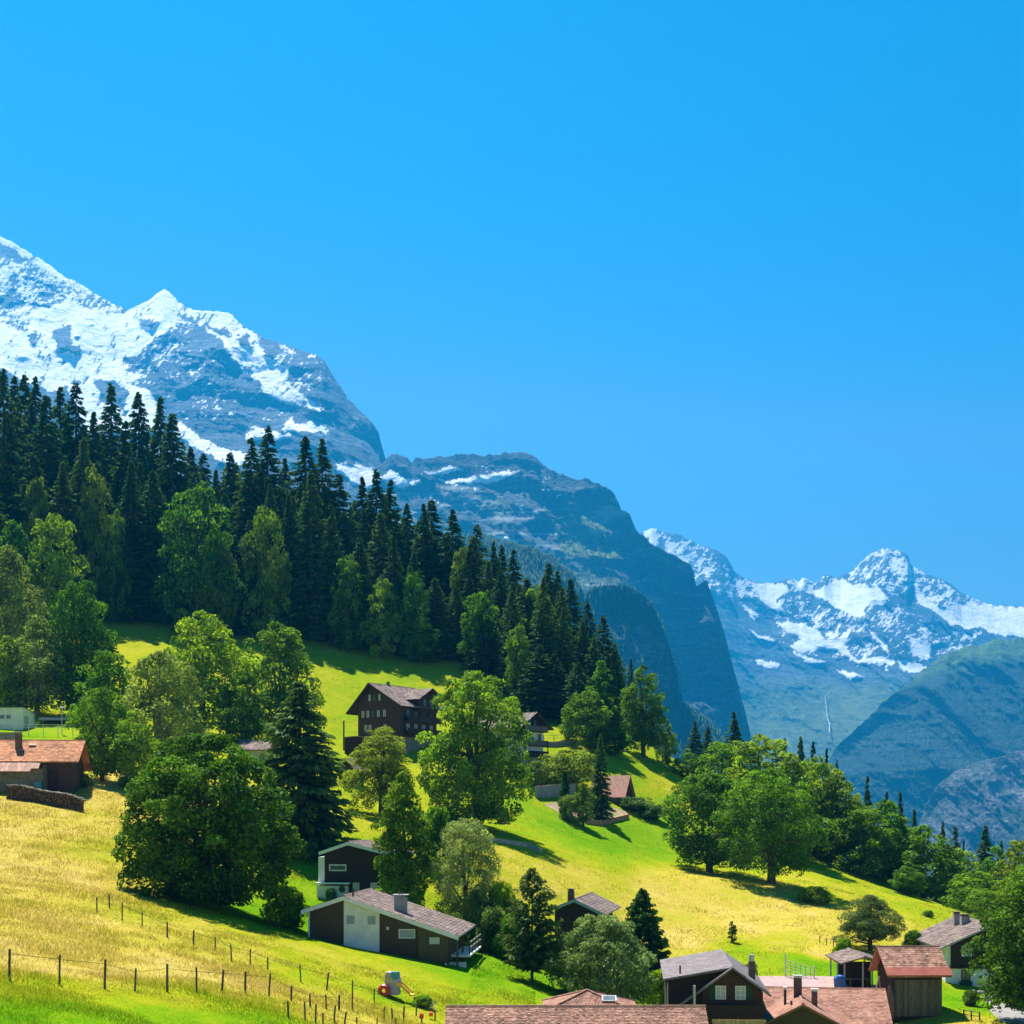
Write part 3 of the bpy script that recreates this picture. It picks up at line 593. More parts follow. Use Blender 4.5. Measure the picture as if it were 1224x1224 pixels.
class House: pass
def house(name, label, cat, loc, rot, Wd, L, xr, hl, hr, hg, ohs=.7, ohg=.6, th=.14, wall='brown_timber', roof='brown_tile', edge=None, sink=2.0, tile=(.3, .28), tiled=True, seed=1, ohl=None, walls=True, group=None):
    """front-left ground corner at loc; local x right, y to the back; ridge along y at x=xr"""
    h = House(); h.root = root = empty(name, loc, math.radians(rot)); tag(root, label, cat, group); h.W, h.L, h.hl, h.hr, h.hg, h.xr = Wd, L, hl, hr, hg, xr
    if walls:
        b = MB(); b.prism_y([(0, -sink), (Wd, -sink), (Wd, hr), (xr, hg), (0, hl)], 0, L); h.wall = b.build("wall", M[wall], root)
    kl = (hg-hl)/xr; kr = (hg-hr)/(Wd-xr); ol = ohs if ohl is None else ohl
    xl, zl = -ol, hl-kl*ol; xR, zR = Wd+ohs, hr-kr*ohs
    h.kl, h.kr, h.xl, h.zl, h.xR, h.zR, h.th = kl, kr, xl, zl, xR, zR, th
    b = MB(); e = .004; b.prism_y([(xl, zl+e), (xr, hg+e), (xR, zR+e), (xR, zR+th), (xr, hg+th*1.05), (xl, zl+th)], -ohg, L+ohg)
    h.roof = b.build("roof", M[edge or roof], root)
    Lt = L+2*ohg
    if tiled:
        tiles(h.roof, (xl-.03, -ohg-.02, zl+th), (0, 1, 0), (xr-xl, 0, hg-zl), Lt+.04, math.hypot(xr-xl, hg-zl), M[roof], tile[0], tile[1], seed=seed)
        tiles(h.roof, (xR+.03, -ohg-.02, zR+th), (0, 1, 0), (xr-xR, 0, hg-zR), Lt+.04, math.hypot(xR-xr, hg-zR), M[roof], tile[0], tile[1], seed=seed+50)
        b = MB(); b.prism_y([(xr-.16, hg+th*1.05-.16*kl+.02), (xr+.16, hg+th*1.05-.16*kr+.02), (xr+.05, hg+th+.10), (xr-.05, hg+th+.10)], -ohg-.03, L+ohg+.03); b.build("ridge_cap", M[roof], h.roof)
    return h
def barge(h, mat, hgt=.22, t=.05, y=None):
    """pale verge boards along the front gable"""
    y = -0.6 if y is None else y
    for (x0, z0, nm) in ((h.xl, h.zl, 'l'), (h.xR, h.zR, 'r')):
        b = MB(); a = Vector((h.xr, y, h.hg)); c = Vector((x0, y, z0))
        b.add([c+Vector((0,-.003,.135)), a+Vector((0,-.003,.145)), a+Vector((0,-.003,-hgt+.13)), c+Vector((0,-.003,-hgt+.13)), c+Vector((0,-t,.135)), a+Vector((0,-t,.145)), a+Vector((0,-t,-hgt+.13)), c+Vector((0,-t,-hgt+.13))],
              [(0,1,2,3),(7,6,5,4),(0,4,5,1),(1,5,6,2),(2,6,7,3),(3,7,4,0)]); b.build("verge_board", M[mat], h.roof)
    # ordered corners give a closed board
FR, RT, LF = (Vector((1,0,0)), Vector((0,-1,0))), (Vector((0,1,0)), Vector((1,0,0))), (Vector((0,-1,0)), Vector((-1,0,0)))

# --- long bungalow with white panel
loc = P(370, 1122, 108); zb = loc.z
def zat(v, Y): return (CY-v)/F*Y
h = house("bungalow", "long low brown and white bungalow with a wide grey-brown roof and deck", "house", loc, -5, 10.6, 10.5, 2.7, zat(1087,108)-zb, zat(1116,107)-zb, zat(1073,108)-zb, .85, .5, .14, 'olive_board', 'brown_tile', 'white_paint', 3.5, (.30, .30), seed=3, ohl=.55)
barge(h, 'white_paint', .3, .05, -.5)
R = h.root; zl = h.hl; K = h.kr
def roofz(h, x): return h.hg-(x-h.xr)*h.kr if x > h.xr else h.hg-(h.xr-x)*h.kl
b = MB(); b.prism_y([(2.66, -3.4), (5.38, -3.4), (5.38, roofz(h, 5.38)-.02), (2.7, h.hg-.02), (2.66, h.hg-.03)], -.12, -.004); wp = b.build("wall_panel", M['white_wall'], R); wp["label"] = "white rendered middle wall panel"
b = MB(); b.prism_y([(8.35, -1.75), (10.6, -1.75), (10.6, roofz(h, 10.6)-.02), (8.35, roofz(h, 8.35)-.02)], -.20, -.004); wp = b.build("wall_panel", M['olive_panel'], R); wp["label"] = "lighter olive wall panel on stilts"
for x in (8.5, 9.6, 10.45):
    b = MB(); b.box(x-.07, x+.07, -.19, -.05, -3.4, -1.752); b.build("stilt", M['white_paint'], R)
b = MB(); b.box(-.10, .02, -.08, .1, -2, h.hl-.05); b.build("corner_board", M['white_paint'], R)
for (x, zt) in ((2.9, 1.15), (4.5, 1.12)): window(R, (x, -.12, zt), *FR, .58, .62, 'grey_paint', 'blind', .05, 0)
window(R, (6.85, 0, .08), *FR, 1.25, .7, 'white_paint', 'blind', .07, 0)
window(R, (9.15, -.20, -.38), *FR, .9, .62, 'olive_panel', 'curtain', .05, 0)
window(R, (5.9, 0, .72), *FR, .2, .22, 'white_paint', 'curtain', .03, 0)
chimney(h.roof, 6.6, 2.4, 0.2, roofz(h, 6.6)+1.25, .92, 'concrete', 'concrete', 2, .14, .8)
pipe(h.roof, 3.1, 1.2, h.hg-.3, h.hg+.75, .07)
b = MB(); b.box(10.62, 12.1, 1.5, 9.5, -1.45, -1.3); dk = b.build("deck", M['white_paint'], R)
for y in (1.6, 3.5, 5.5, 7.5, 9.4):
    b = MB(); b.box(12.0, 12.09, y-.05, y+.05, -1.297, -.25); b.build("railing_post", M['post_wood'], R)
for z in (-.85, -.45):
    b = MB(); b.box(12.02, 12.08, 1.56, 9.46, z, z+.16); b.build("railing_board", M['pale_log'], R)
for y in (.2, 3.6):
    b = MB(); b.box(11.2, 11.34, y, y+.14, -3.6, h.zR+.3); b.build("verandah_post", M['olive_panel'], R)
b = MB(); b.box(10.605, 11.9, .6, .8, -3.6, -1.75); b.build("low_wall", M['white_wall'], R)
b = MB(); b.box(10.75, 11.25, .4, .58, -2.9, -2.1); b.build("water_barrel", M['plastic_blue'], R)

# --- dark house behind the bungalow
loc = P(388, 1078, 135); zb = loc.z
h = house("gabled_house", "dark timber house with white verges and garage wall behind the bungalow", "house", loc, -6, 6.8, 9, 2.35, zat(1018,135)-zb, zat(1022,135)-zb, zat(1008,135)-zb, .45, .5, .14, 'dark_timber', 'brown_tile', 'white_paint', 1.5, (.32,.3), seed=5)
barge(h, 'white_paint', .3, .05, -.5); R = h.root
b = MB(); b.box(-.62, -.004, .05, 2.2, -1, h.hl-.5); b.build("side_wall", M['white_wall'], R)
b = MB(); b.box(-.60, 2.35, -.7, -.004, -1, 1.55); b.build("garage_wall", M['white_wall'], R)
b = MB(); b.box(-.75, 2.5, -.9, 0, 1.72, 1.86); b.build("canopy", M['white_paint'], R)
window(R, (.45, 0, zat(1041,135)-zb), *FR, 1.65, .62, 'white_paint', 'glass', .1, 0)
for x in (2.75, 4.45): window(R, (x, 0, zat(1064,135)-zb), *FR, .6, .72, 'white_paint', 'curtain', .04, 0)
b = MB(); b.stack(0, 0, [(0, .32), (.1, .28)], n=14, rot=0)
o = b.build("round_wreath", M['dark_metal'], R); o.location = (1.85, -.72, 1.25); o.rotation_euler = (math.radians(90), 0, 0)
b = MB(); b.box(.4, 1.35, -.74, -.703, -.95, 1.2); b.build("garage_door", M['grey_paint'], R)

# --- large dark chalet on the slope
loc = P(428, 902, 233); zb = loc.z
A = 35
h = house("timber_chalet", "large dark brown chalet with steep gable and stone basement on the upper slope", "chalet", loc, -A, 8.8, 9.6, 3.2, zat(842,232)-zb, zat(841,228)-zb+.1, zat(819,232)-zb, 1.3, 1.2, .18, 'brown_timber', 'brown_tile', 'dark_timber', 1, (.45,.4), seed=7, ohl=1.6)
R = h.root; zf = zat(881, 229)-zb
b = MB(); b.box(-.05, h.W+.05, -.05, h.L+.05, -3.5, zf); b.build("stone_basement", M['stone'], R)
lv = [zat(872,229)-zb-.2, zat(856,229)-zb-.1, zat(837,230)-zb-.1]
for x in (1.3, 2.2, 5.4): window(R, (x, 0, lv[0]), *FR, .8, 1.2, 'dark_timber', 'curtain', .06, 1)
for x in (.7, 1.75, 2.9, 4.0, 5.3): window(R, (x, 0, lv[1]), *FR, .75, 1.25, 'dark_timber', 'curtain' if x != 2.9 else 'glass', .06, 1)
for x in (2.2, 3.2, 4.3): window(R, (x, 0, lv[2]), *FR, .62, 1.2, 'dark_timber', 'curtain' if x != 3.2 else 'glass', .06, 0)
for y in (1.6, 3.6, 5.6, 7.6):
    window(R, (h.W, y, lv[0]), *RT, 1.0, 1.25, 'dark_timber', 'curtain', .06, 1); window(R, (h.W, y, lv[1]), *RT, 1.0, 1.3, 'dark_timber', 'glass', .06, 1)
for z in (lv[0]-.55, lv[1]-.75):
    b = MB(); b.box(h.W+.003, h.W+1.15, .8, h.L, z, z+.14); bal = b.build("balcony", M['dark_timber'], R)
    b = MB(); b.box(h.W+1.07, h.W+1.14, .82, h.L-.02, z+.143, z+.95); b.build("balustrade", M['dark_timber'], bal)
# cross gable on the right side
cz = zat(831,226)-zb; apex = zat(820,226)-zb
b = MB(); y0, y1 = 3.6, 8.8; ym = (y0+y1)/2
b.add([(4.2,y0,cz-2.2),(h.W+.9,y0,cz-2.2),(h.W+.9,y1,cz-2.2),(4.2,y1,cz-2.2),(4.2,y0,cz),(h.W+.9,y0,cz),(h.W+.9,y1,cz),(4.2,y1,cz),(4.2,ym,apex),(h.W+.9,ym,apex)],
      [(0,3,2,1),(0,1,5,4),(2,3,7,6),(1,2,6,9,5),(3,0,4,8,7),(4,5,9,8),(6,7,8,9)]); b.build("cross_gable", M['dark_timber'], R)
s = (apex-cz)/(ym-y0)
b = MB(); e = .02; b.add([(x, y, z+d) for x in (3.4, h.W+1.9) for (y, z, d) in ((y0-.9, cz-.9*s, e), (ym, apex, e), (y1+.9, cz-.9*s, e), (y1+.9, cz-.9*s, .2), (ym, apex, .21), (y0-.9, cz-.9*s, .2))],
      [(5,4,3,2,1,0),(6,7,8,9,10,11)]+[(i, (i+1) % 6, (i+1) % 6+6, i+6) for i in range(6)]); cr = b.build("cross_roof", M['dark_timber'], R)
sl = math.hypot(ym-y0+.9, apex-cz+.9*s)
tiles(cr, (3.4, y0-.92, cz-.9*s+.2), (1,0,0), (0, ym-y0+.9, apex-cz+.9*s), h.W-1.5+.04, sl, M['brown_tile'], .45, .4, seed=9)
tiles(cr, (3.4, y1+.92, cz-.9*s+.2), (1,0,0), (0, ym-y1-.9, apex-cz+.9*s), h.W-1.5+.04, sl, M['brown_tile'], .45, .4, seed=10)
for y in (ym-1.3, ym+.4): window(R, (h.W+.9, y, cz-1.3), *RT, .9, 1.2, 'dark_timber', 'glass', .06, 1)
chimney(h.roof, 3.2, 3.8, h.hg-.2, h.hg+.75, .4, 'brick', None)
# annexe sheds left of the chalet
loc = P(412, 894, 221); zb = loc.z
h = house("flat_roofed_shed", "small dark shed with flat pinkish roof left of the large dark chalet", "shed", loc, -4, 3.4, 3.0, 1.7, 1.6, 1.6, 1.75, .25, .25, .1, 'dark_timber', 'pink_metal', None, 1.5, tiled=False)
pipe(h.root, -.25, .6, -.4, 4.3, .13, 'post_wood', "chimney_post")
loc = P(405, 926, 193); zb = loc.z
h = house("garden_shed", "little shed with a grey pitched roof behind the pale yellow-green tree", "shed", loc, -20, 2.4, 2.8, 1.2, .9, .9, 2.1, .5, .4, .1, 'dark_timber', 'brown_tile', 'grey_paint', 1.5, (.4,.4), seed=12)
loc = P(284, 902, 192); zb = loc.z
h = house("small_house", "low house with brown roof half hidden behind the old spruce", "house", loc, 86, 4, 3.6, 2.0, .8, .8, 1.9, .5, .5, .12, 'cream_wall', 'brown_tile', None, 2, (.4,.4), seed=13)
h.root.location = P(318, 902, 192)

# --- chalet with gable balcony
loc = P(622, 907, 226); zb = loc.z
h = house("balcony_chalet", "small chalet with gable balcony and white lower walls above the terraced garden", "chalet", loc, 48, 5.6, 9.5, 2.8, zat(869,226)-zb+.5, zat(869,226)-zb+.5, zat(852,226)-zb, 1.2, 1.2, .16, 'white_wall', 'brown_tile', 'dark_timber', 1.5, (.42,.4), seed=15)
R = h.root; zm = h.hl-1.1
b = MB(); b.prism_y([(-.02, zm), (5.62, zm), (5.62, h.hr-.05), (2.8, h.hg-.03), (-.02, h.hl-.05)], -.06, -.004); b.build("gable_boards", M['dark_timber'], R)
for z, d in ((zm-.1, 1.0), (.35, 1.2), (2.1, .9)):
    b = MB(); b.box(.0, 5.6, -d, -.07, z, z+.13); bal = b.build("balcony", M['dark_timber'], R)
    b = MB(); b.box(.02, 5.58, -d+.01, -d+.08, z+.133, z+.95); b.build("balustrade", M['grey_board'] if z > .5 else M['dark_timber'], bal)
for x in (.6, 2.4, 4.2): window(R, (x, 0, 2.6), *FR, .8, 1.5, 'dark_timber', 'glass', .06, 1)
for x in (1.8, 3.1): window(R, (x, -.065, zm+.9), *FR, .7, 1.1, 'dark_timber', 'glass', .06, 1)
for x in (.05, 5.4):
    b = MB(); b.box(x, x+.12, -1.15, -1.03, -1.5, 3.05); b.build("post", M['dark_timber'], R)
pipe(h.roof, 2.8, 4.5, h.hg, h.hg+.7, .12)

# --- small barn with reddish roof
loc = P(756, 962, 224); zb = loc.z
h = house("small_barn", "small weathered barn with patched pinkish-red roof on the green slope", "barn", P(745, 963, 222), 68, 4.6, 5.2, 2.3, 1.9, 1.9, 4.7, .6, .5, .1, 'brown_timber', 'rust_metal', None, 1.5, tiled=False)
R = h.root; sl = math.hypot(h.xr-h.xl, h.hg-h.zl)
b = MB(); up = Vector((h.xr-h.xl, 0, h.hg-h.zl)).normalized(); nn = Vector((-up.z, 0, up.x))
b.obox(Vector((h.xl-.05, -.55, h.zl+.1))+nn*.012, Vector((0, 6.3, 0)), up*1.5, nn*.04); b.build("red_roof_patch", M['red_metal'], h.roof)
b = MB(); b.box(-.05, -.004, .2, 5, -.6, 1.35); b.build("stone_side_wall", M['stone'], R)
for x in (1.0, 2.5): window(R, (x, 0, .2), *FR, .7, 1.5, 'grey_board', 'glass', .08, 0)

# --- barn with rusty roof at the left
loc = P(86, 940, 150); zb = loc.z
h = house("rusty_roof_barn", "old barn with faded orange tile roof and chimney at the left edge", "barn", loc, 97, 7.0, 13, 3.7, zat(909,150)-zb, 2.2, zat(887,154)-zb, .45, .75, .12, 'brown_timber', 'orange_tile', None, 1.5, (.32,.26), seed=17)
R = h.root; up = Vector((h.xr-h.xl, 0, h.hg-h.zl)).normalized(); nn = Vector((-up.z, 0, up.x))
b = MB(); b.box(-.06, -.004, 2.5, 8.5, -1.2, h.hl-.9); b.build("stone_side_wall", M['stone'], R)
b = MB(); b.box(-.09, -.064, 1.4, 2.3, -.6, h.hl-.9); b.build("barn_door", M['dark_timber'], R)
b = MB(); b.box(-.3, -.1, 2.5, 2.9, -1, h.hl-.5); b.build("door_post", M['post_wood'], R)
dn = Vector((-1, 0, -.62)).normalized(); dnn = Vector((-.62, 0, 1)).normalized()
for k in range(10):
    y = 3.1+k*.75; ln = 2.5
    b = MB(); b.obox(Vector((h.xl+.5, y+.01, h.zl+.33)) + dnn*(.004*(k % 2)), Vector((0, .745, 0)), dn*(ln if k else 1.9), dnn*.035, random.random()); b.build("rusty_roof_sheet", M['rust_metal'], R)
chimney(h.roof, 2.2, 5.9, h.zl, h.hg+.75, .62, 'brick', 'concrete', 0, .06)
b = MB(); b.obox(Vector((0,0,0))+Vector((2.35, 4.2, 0))+Vector((0,0,h.hl+2.55*h.kl+.17)), Vector((0, .7, 0)), up*.45, nn*.06); b.build("roof_hatch", M['tan_board'], h.roof)
b = MB(); b.box(-.7, -.2, 3.0, 3.7, -.1, .45); tag(b.build("storage_tub", M['plastic_teal'], None), "teal plastic tub by the wall of the rusty-roofed barn", "tub"); bpy.data.objects["storage_tub"].location = loc; bpy.data.objects["storage_tub"].rotation_euler = (0, 0, math.radians(90))

# --- white flat-roofed house, shelter, lamp and railing at the left
loc = P(27, 872, 199); zb = loc.z
h = house("white_house", "white flat-roofed house at the left edge behind the rusty barn", "house", loc, 88, 4.5, 9, 2.2, 3.0, 2.3, 2.95, .15, .15, .1, 'white_wall', 'pale_metal', 'grey_paint', 1.5, tiled=False)
R = h.root
for y in (1.6, 2.5, 4.2): window(R, (0, y+.7, 1.5), *LF, .65, .55, 'grey_paint', 'glass', .05, 0)
b = MB(); b.box(.5, 2.1, -.05, -.003, -.3, 2.0); b.build("garage_door", M['grey_paint'], R)
sh = empty("platform_shelter", P(47, 872, 206), 0); tag(sh, "long low blue-grey shelter beside the white flat-roofed house", "shelter")
b = MB(); b.box(0, 6.0, 0, 2.6, 1.35, 1.75); b.build("roof", M['grey_paint'], sh)
b = MB(); b.box(-.3, 6.6, 2.5, 2.55, -1, 1.34); b.build("back_wall", M['dark_metal'], sh)
b = MB(); b.box(-.6, 7.2, -.3, -.1, -1.2, .35); b.build("low_wall", M['grey_paint'], sh)
for x in (.1, 2, 4, 5.9):
    b = MB(); b.box(x-.05, x+.05, .1, .2, -1, 1.347); b.build("post", M['dark_metal'], sh)
lp = empty("lamp_post", P(74, 874, 196), 0); tag(lp, "thin grey lamp post with flat head beside the platform shelter", "lamp post")
pipe(lp, 0, 0, -1, 3.15, .06, 'pale_metal', "pole")
b = MB(); b.stack(0, 0, [(3.152, .12), (3.22, .36), (3.34, .3), (3.38, .1)], n=12, rot=0); b.build("lamp_head", M['white_paint'], lp)
rl = empty("metal_railing", P(-2, 874, 193), 0); tag(rl, "thin grey metal railing in front of the white flat-roofed house", "railing")
for z in (.45, .85):
    b = MB(); b.box(0, 10.2, -.03, .03, z, z+.06); b.build("rail", M['pale_metal'], rl)
for k in range(6):
    b = MB(); b.box(k*2.0+.05, k*2.0+.13, .032, .1, -1.2, .95); b.build("railing_post", M['pale_metal'], rl)
wl = empty("retaining_wall", P(-8, 884, 178), 0); tag(wl, "dark stone retaining wall below the metal railing at the left edge", "wall")
b = MB(); b.box(0, 2.9, 0, .5, -2, .9); b.build("stonework", M['stone'], wl)

# --- dark gabled house beside the pale tree
loc = P(663, 1138, 130); zb = loc.z
h = house("dark_gable_house", "dark house with pale green verges half hidden by the lone pine", "house", loc, -11, 4.0, 11, 1.9, zat(1086,130)-zb, zat(1089,130)-zb, zat(1076,130)-zb, .75, .55, .13, 'dark_timber', 'brown_tile', 'pale_green_paint', 2, (.34,.32), seed=19)
barge(h, 'pale_green_paint', .26, .05, -.55)
chimney(h.roof, 1.35, 1.1, h.hg-.6, zat(1065.5,130)-zb, .55, 'brick', 'brick', 0, .03)

# --- brown gabled house with green shutters
loc = P(797, 1219, 104); zb = loc.z
h = house("shuttered_house", "brown gabled house with white windows and green shutters beside the red roofs", "house", P(797, 1219, 104), -5, 6.9, 13, 4.7, zat(1171,104)-zb, zat(1183,104)-zb+.1, zat(1157,104)-zb, .45, .6, .14, 'dark_timber', 'mauve_tile', None, 3, (.28,.28), seed=21, ohl=.25)
R = h.root
b = MB(); gx0, gx1, gp = 1.5, 7.7, 4.7; ga = h.hg-.02; gk = .70
b.prism_y([(2.6, -3), (6.92, -3), (6.92, ga-(6.92-gp)*gk-.1), (gp, ga-.1), (2.6, ga-(gp-2.6)*gk-.1)], -.45, -.004); b.build("gable_wall", M['brown_timber'], R)
b = MB(); x0 = .9; z0 = ga-(gp-x0)*gk
b.prism_y([(x0, z0), (gp, ga+.05), (gp, ga+.22), (x0-.08, z0+.13)], -1.1, -.46); b.build("gable_verge", M['mauve_tile'], h.roof)
b = MB(); x1 = 7.4; z1 = ga-(x1-gp)*gk
b.prism_y([(gp+.003, ga+.05), (x1, z1), (x1+.08, z1+.13), (gp+.003, ga+.22)], -1.1, -.605); b.build("gable_verge", M['mauve_tile'], h.roof)
zw = zat(1194, 103.5)-zb
for x in (3.5, 4.92): window(R, (x, -.45, zw), *FR, .76, 1.0, 'white_paint', 'curtain', .07, 1, None, bars=2)
for x in (3.05, 5.71):
    b = MB(); b.box(x, x+.42, -.50, -.455, zw-.02, zw+1.02); b.build("shutter", M['shutter'], R)
b = MB(); b.box(2.6, 7.0, -1.3, -.456, zw-1.25, zw-1.1); bal = b.build("balcony", M['dark_timber'], R)
b = MB(); b.box(2.62, 6.98, -1.29, -1.22, zw-1.097, zw-.3); b.build("balustrade", M['dark_timber'], bal)
chimney(h.roof, 6.35, 2.6, h.hr, zat(1139.5,107)-zb-.5, .48, 'brick', None)
pipe(h.roof, 6.35, 2.6, zat(1139.5,107)-zb-.5, zat(1139.5,107)-zb, .2, 'pale_metal', "chimney_cowl")
pipe(R, 1.95, -1.2, -1, zat(1178,102.5)-zb, .10, 'pale_metal'); pipe(R, .06, -.09, -1, h.hl-.2, .05, 'pale_metal', "drainpipe"); pipe(h.roof, 1.0, 1.0, h.hl, h.hl+.95, .07)
tw = empty("slatted_fence", P(852, 1222, 99), math.radians(-3)); tag(tw, "tan slatted fence at the foot of the shuttered house", "fence")
for k in range(26):
    b = MB(); b.box(k*.14, k*.14+.115, 0, .04, -1.6, .2, random.random()); b.build("slat", M['tan_board'], tw)
b = MB(); b.box(-.05, 3.7, .043, .09, .02, .14); b.build("rail", M['tan_board'], tw)

# --- foreground roofs
loc = P(848, 1290, 73); zb = loc.z
ridge = zat(1204, 78)-zb
h = house("clay_roof_house", "long roof of old brown clay tiles along the bottom edge", "house", P(845, 1290, 73.6), 90, 8.8, 13.2, 4.4, ridge-2.7, ridge-2.7, ridge, .55, .5, .14, 'cream_wall', 'clay_tile', None, 2.5, (.13,.16), seed=23)
chimney(h.roof, 2.0, 11.7, h.hl+.6, h.hl+2.0*h.kl+.62, .10, 'dark_metal', None)
b = MB(); b.box(1.55, 2.35, 11.3, 12.1, h.hl+.9, h.hl+2.35*h.kl+.22); b.build("roof_flashing", M['white_paint'], h.roof)
chimney(h.roof, 2.6, 7.6, h.hl+.6, h.hl+2.6*h.kl+.62, .13, 'dark_metal', None)
# hipped roof with skylight
hp = empty("hipped_house", P(649, 1260, 93), math.radians(-2)); tag(hp, "hipped brown tile roof with a small skylight behind the long clay roof", "house"); zb = hp.location.z
za = zat(1184, 96)-zb; ze = zat(1204, 92)-zb-.5; b = MB(); b.box(.3, 6.0, .3, 6.0, -2, ze); b.build("wall", M['cream_wall'], hp)
c = [Vector((-.1,-.1,ze)), Vector((6.3,-.1,ze)), Vector((6.3,6.3,ze)), Vector((-.1,6.3,ze))]; ap = Vector((2.95, 3.0, za))
b = MB(); b.add([*c, ap, *[p-Vector((0,0,.12)) for p in c]], [(0,1,4),(1,2,4),(2,3,4),(3,0,4),(0,5,6,1),(1,6,7,2),(2,7,8,3),(3,8,5,0),(8,7,6,5)]); rf = b.build("roof", M['clay_tile'], hp)
for i in range(4):   # hip tiles: courses of shrinking length
    a, d = c[i], c[(i+1) % 4]; mid = (a+d)/2; n = 20; bb = MB(); rg = random.Random(i)
    nr = (d-a).cross(ap-a).normalized(); nr = nr if nr.z > 0 else -nr
    for r in range(n):
        s0, s1 = r/n, (r+1.12)/n; p, q = a.lerp(ap, s0), d.lerp(ap, s0); p1, q1 = a.lerp(ap, min(s1,1)), d.lerp(ap, min(s1,1)); m_ = max(1, int((q-p).length/.2))
        for k in range(m_):
            t0, t1 = k/m_+.01, (k+1)/m_-.01
            bb.add([p.lerp(q,t0)+nr*.035, p.lerp(q,t1)+nr*.035, p1.lerp(q1,t1)+nr*.012, p1.lerp(q1,t0)+nr*.012, p.lerp(q,t0)+nr*.004, p.lerp(q,t1)+nr*.004], [(0,1,2,3),(4,5,1,0)], min(max(rg.gauss(.5,.25),0),1))
    o = bb.build("roof_tile_courses", M['clay_tile'], rf); o["kind"] = "stuff"
    bb = MB(); bb.tube([a+Vector((0,0,.03)), ap+Vector((0,0,.05))], [.09, .09], 6); bb.build("hip_cap", M['clay_tile'], rf)
s0 = Vector((3.9, 1.35, 0)); kz = (za-ze)/3.1; s0.z = ze+(1.35+.1)*kz+.06; upv = Vector((0, 1, kz)).normalized(); nv = Vector((0, -kz, 1)).normalized()
b = MB(); b.obox(s0, Vector((.95, 0, 0)), upv*.75, nv*.10); sk = b.build("skylight", M['pale_metal'], rf)
b = MB(); b.obox(s0+nv*.102+Vector((.07,0,0))+upv*.07, Vector((.81,0,0)), upv*.61, nv*.012); b.build("pane", M['glass'], sk)

# long low pink roof
pr = empty("low_pink_roof_shed", P(915, 1186, 127), math.radians(-1)); tag(pr, "long low shed with a flat pinkish roof behind the red tile roofs", "shed"); zb = pr.location.z
zt = zat(1167, 131)-zb; z0 = zat(1180, 127)-zb
b = MB(); b.add([(0,0,z0),(7.5,0,z0),(7.5,4.2,zt),(0,4.2,zt),(0,0,z0-.12),(7.5,0,z0-.12),(7.5,4.2,zt-.12),(0,4.2,zt-.12)], [(0,1,2,3),(7,6,5,4),(0,4,5,1),(1,5,6,2),(2,6,7,3),(3,7,4,0)]); rf = b.build("roof", M['pink_metal'], pr)
b = MB(); b.box(.2, 6.8, .25, 4.0, -2.5, z0-.14); b.build("wall", M['white_wall'], pr)
b = MB(); b.box(.4, 10, -.12, -.02, z0-.25, z0-.06); b.build("gutter", M['dark_metal'], pr)
b = MB(); b.box(-.3, 10.4, -.9, -.13, z0-.6, z0-.35); b.build("flat_edge", M['grey_paint'], pr)

# red roof complex
_cs81, _sn81 = math.cos(math.radians(81)), math.sin(math.radians(81)); pr_ = P(1058, 1184.5, 116)
loc = Vector((pr_.x-7.5*_cs81-.35*_sn81, pr_.y-7.5*_sn81+.35*_cs81, -19.0)); zb = loc.z; ridge = pr_.z-zb
h = house("red_roof_house", "large house with pale red tile roofs, front gable and several chimneys at the bottom", "house", loc, 81, 15, 11.2, 7.5, ridge-2.7, ridge-2.7, ridge-.02, .6, .35, .14, 'cream_wall', 'red_tile', None, 2, (.24,.22), seed=25)
R = h.root
# front gable wing, ridge running towards the camera (local -x)
ym = 6.7; xw0, xw1 = -3.2, 7.5; hw = 5.0; kz = .52; rz = ridge-.03
b = MB(); b.add([(x, y, z) for x in (xw0+.7, xw1-.5) for (y, z) in ((ym-hw+.5, -2), (ym+hw-.5, -2), (ym+hw-.5, rz-kz*(hw-.5)), (ym, rz-.06), (ym-hw+.5, rz-kz*(hw-.5)))], [(4,3,2,1,0),(5,6,7,8,9)]+[(i, (i+1) % 5, (i+1) % 5+5, i+5) for i in range(5)]); b.build("gable_wall", M['olive_panel'], R)
b = MB(); e = .01; b.add([(x, y, z) for x in (xw0, xw1) for (y, z) in ((ym-hw, rz-kz*hw+e), (ym, rz+e), (ym+hw, rz-kz*hw+e), (ym+hw, rz-kz*hw+.16), (ym, rz+.17), (ym-hw, rz-kz*hw+.16))], [(5,4,3,2,1,0),(6,7,8,9,10,11)]+[(i, (i+1) % 6, (i+1) % 6+6, i+6) for i in range(6)]); wr = b.build("gable_roof", M['red_tile'], R)
sl = hw*math.hypot(1, kz)
tiles(wr, (xw0-.02, ym-hw-.02, rz-kz*hw+.16), (1,0,0), (0, 1, kz), xw1-xw0-.3, sl, M['red_tile'], .24, .22, seed=31)
tiles(wr, (xw0-.02, ym+hw+.02, rz-kz*hw+.16), (1,0,0), (0, -1, kz), xw1-xw0-.3, sl, M['red_tile'], .24, .22, seed=32)
b = MB(); b.tube([(xw0-.03, ym, rz+.19), (xw1, ym, rz+.19)], [.1, .1], 6); b.build("ridge_cap", M['red_tile'], wr)
def put(u, v, Y): 
    d = P(u, v, Y)-Vector(loc); return (d.x*_cs81+d.y*_sn81, -d.x*_sn81+d.y*_cs81, d.z)   # local x = depth, local y = towards -X
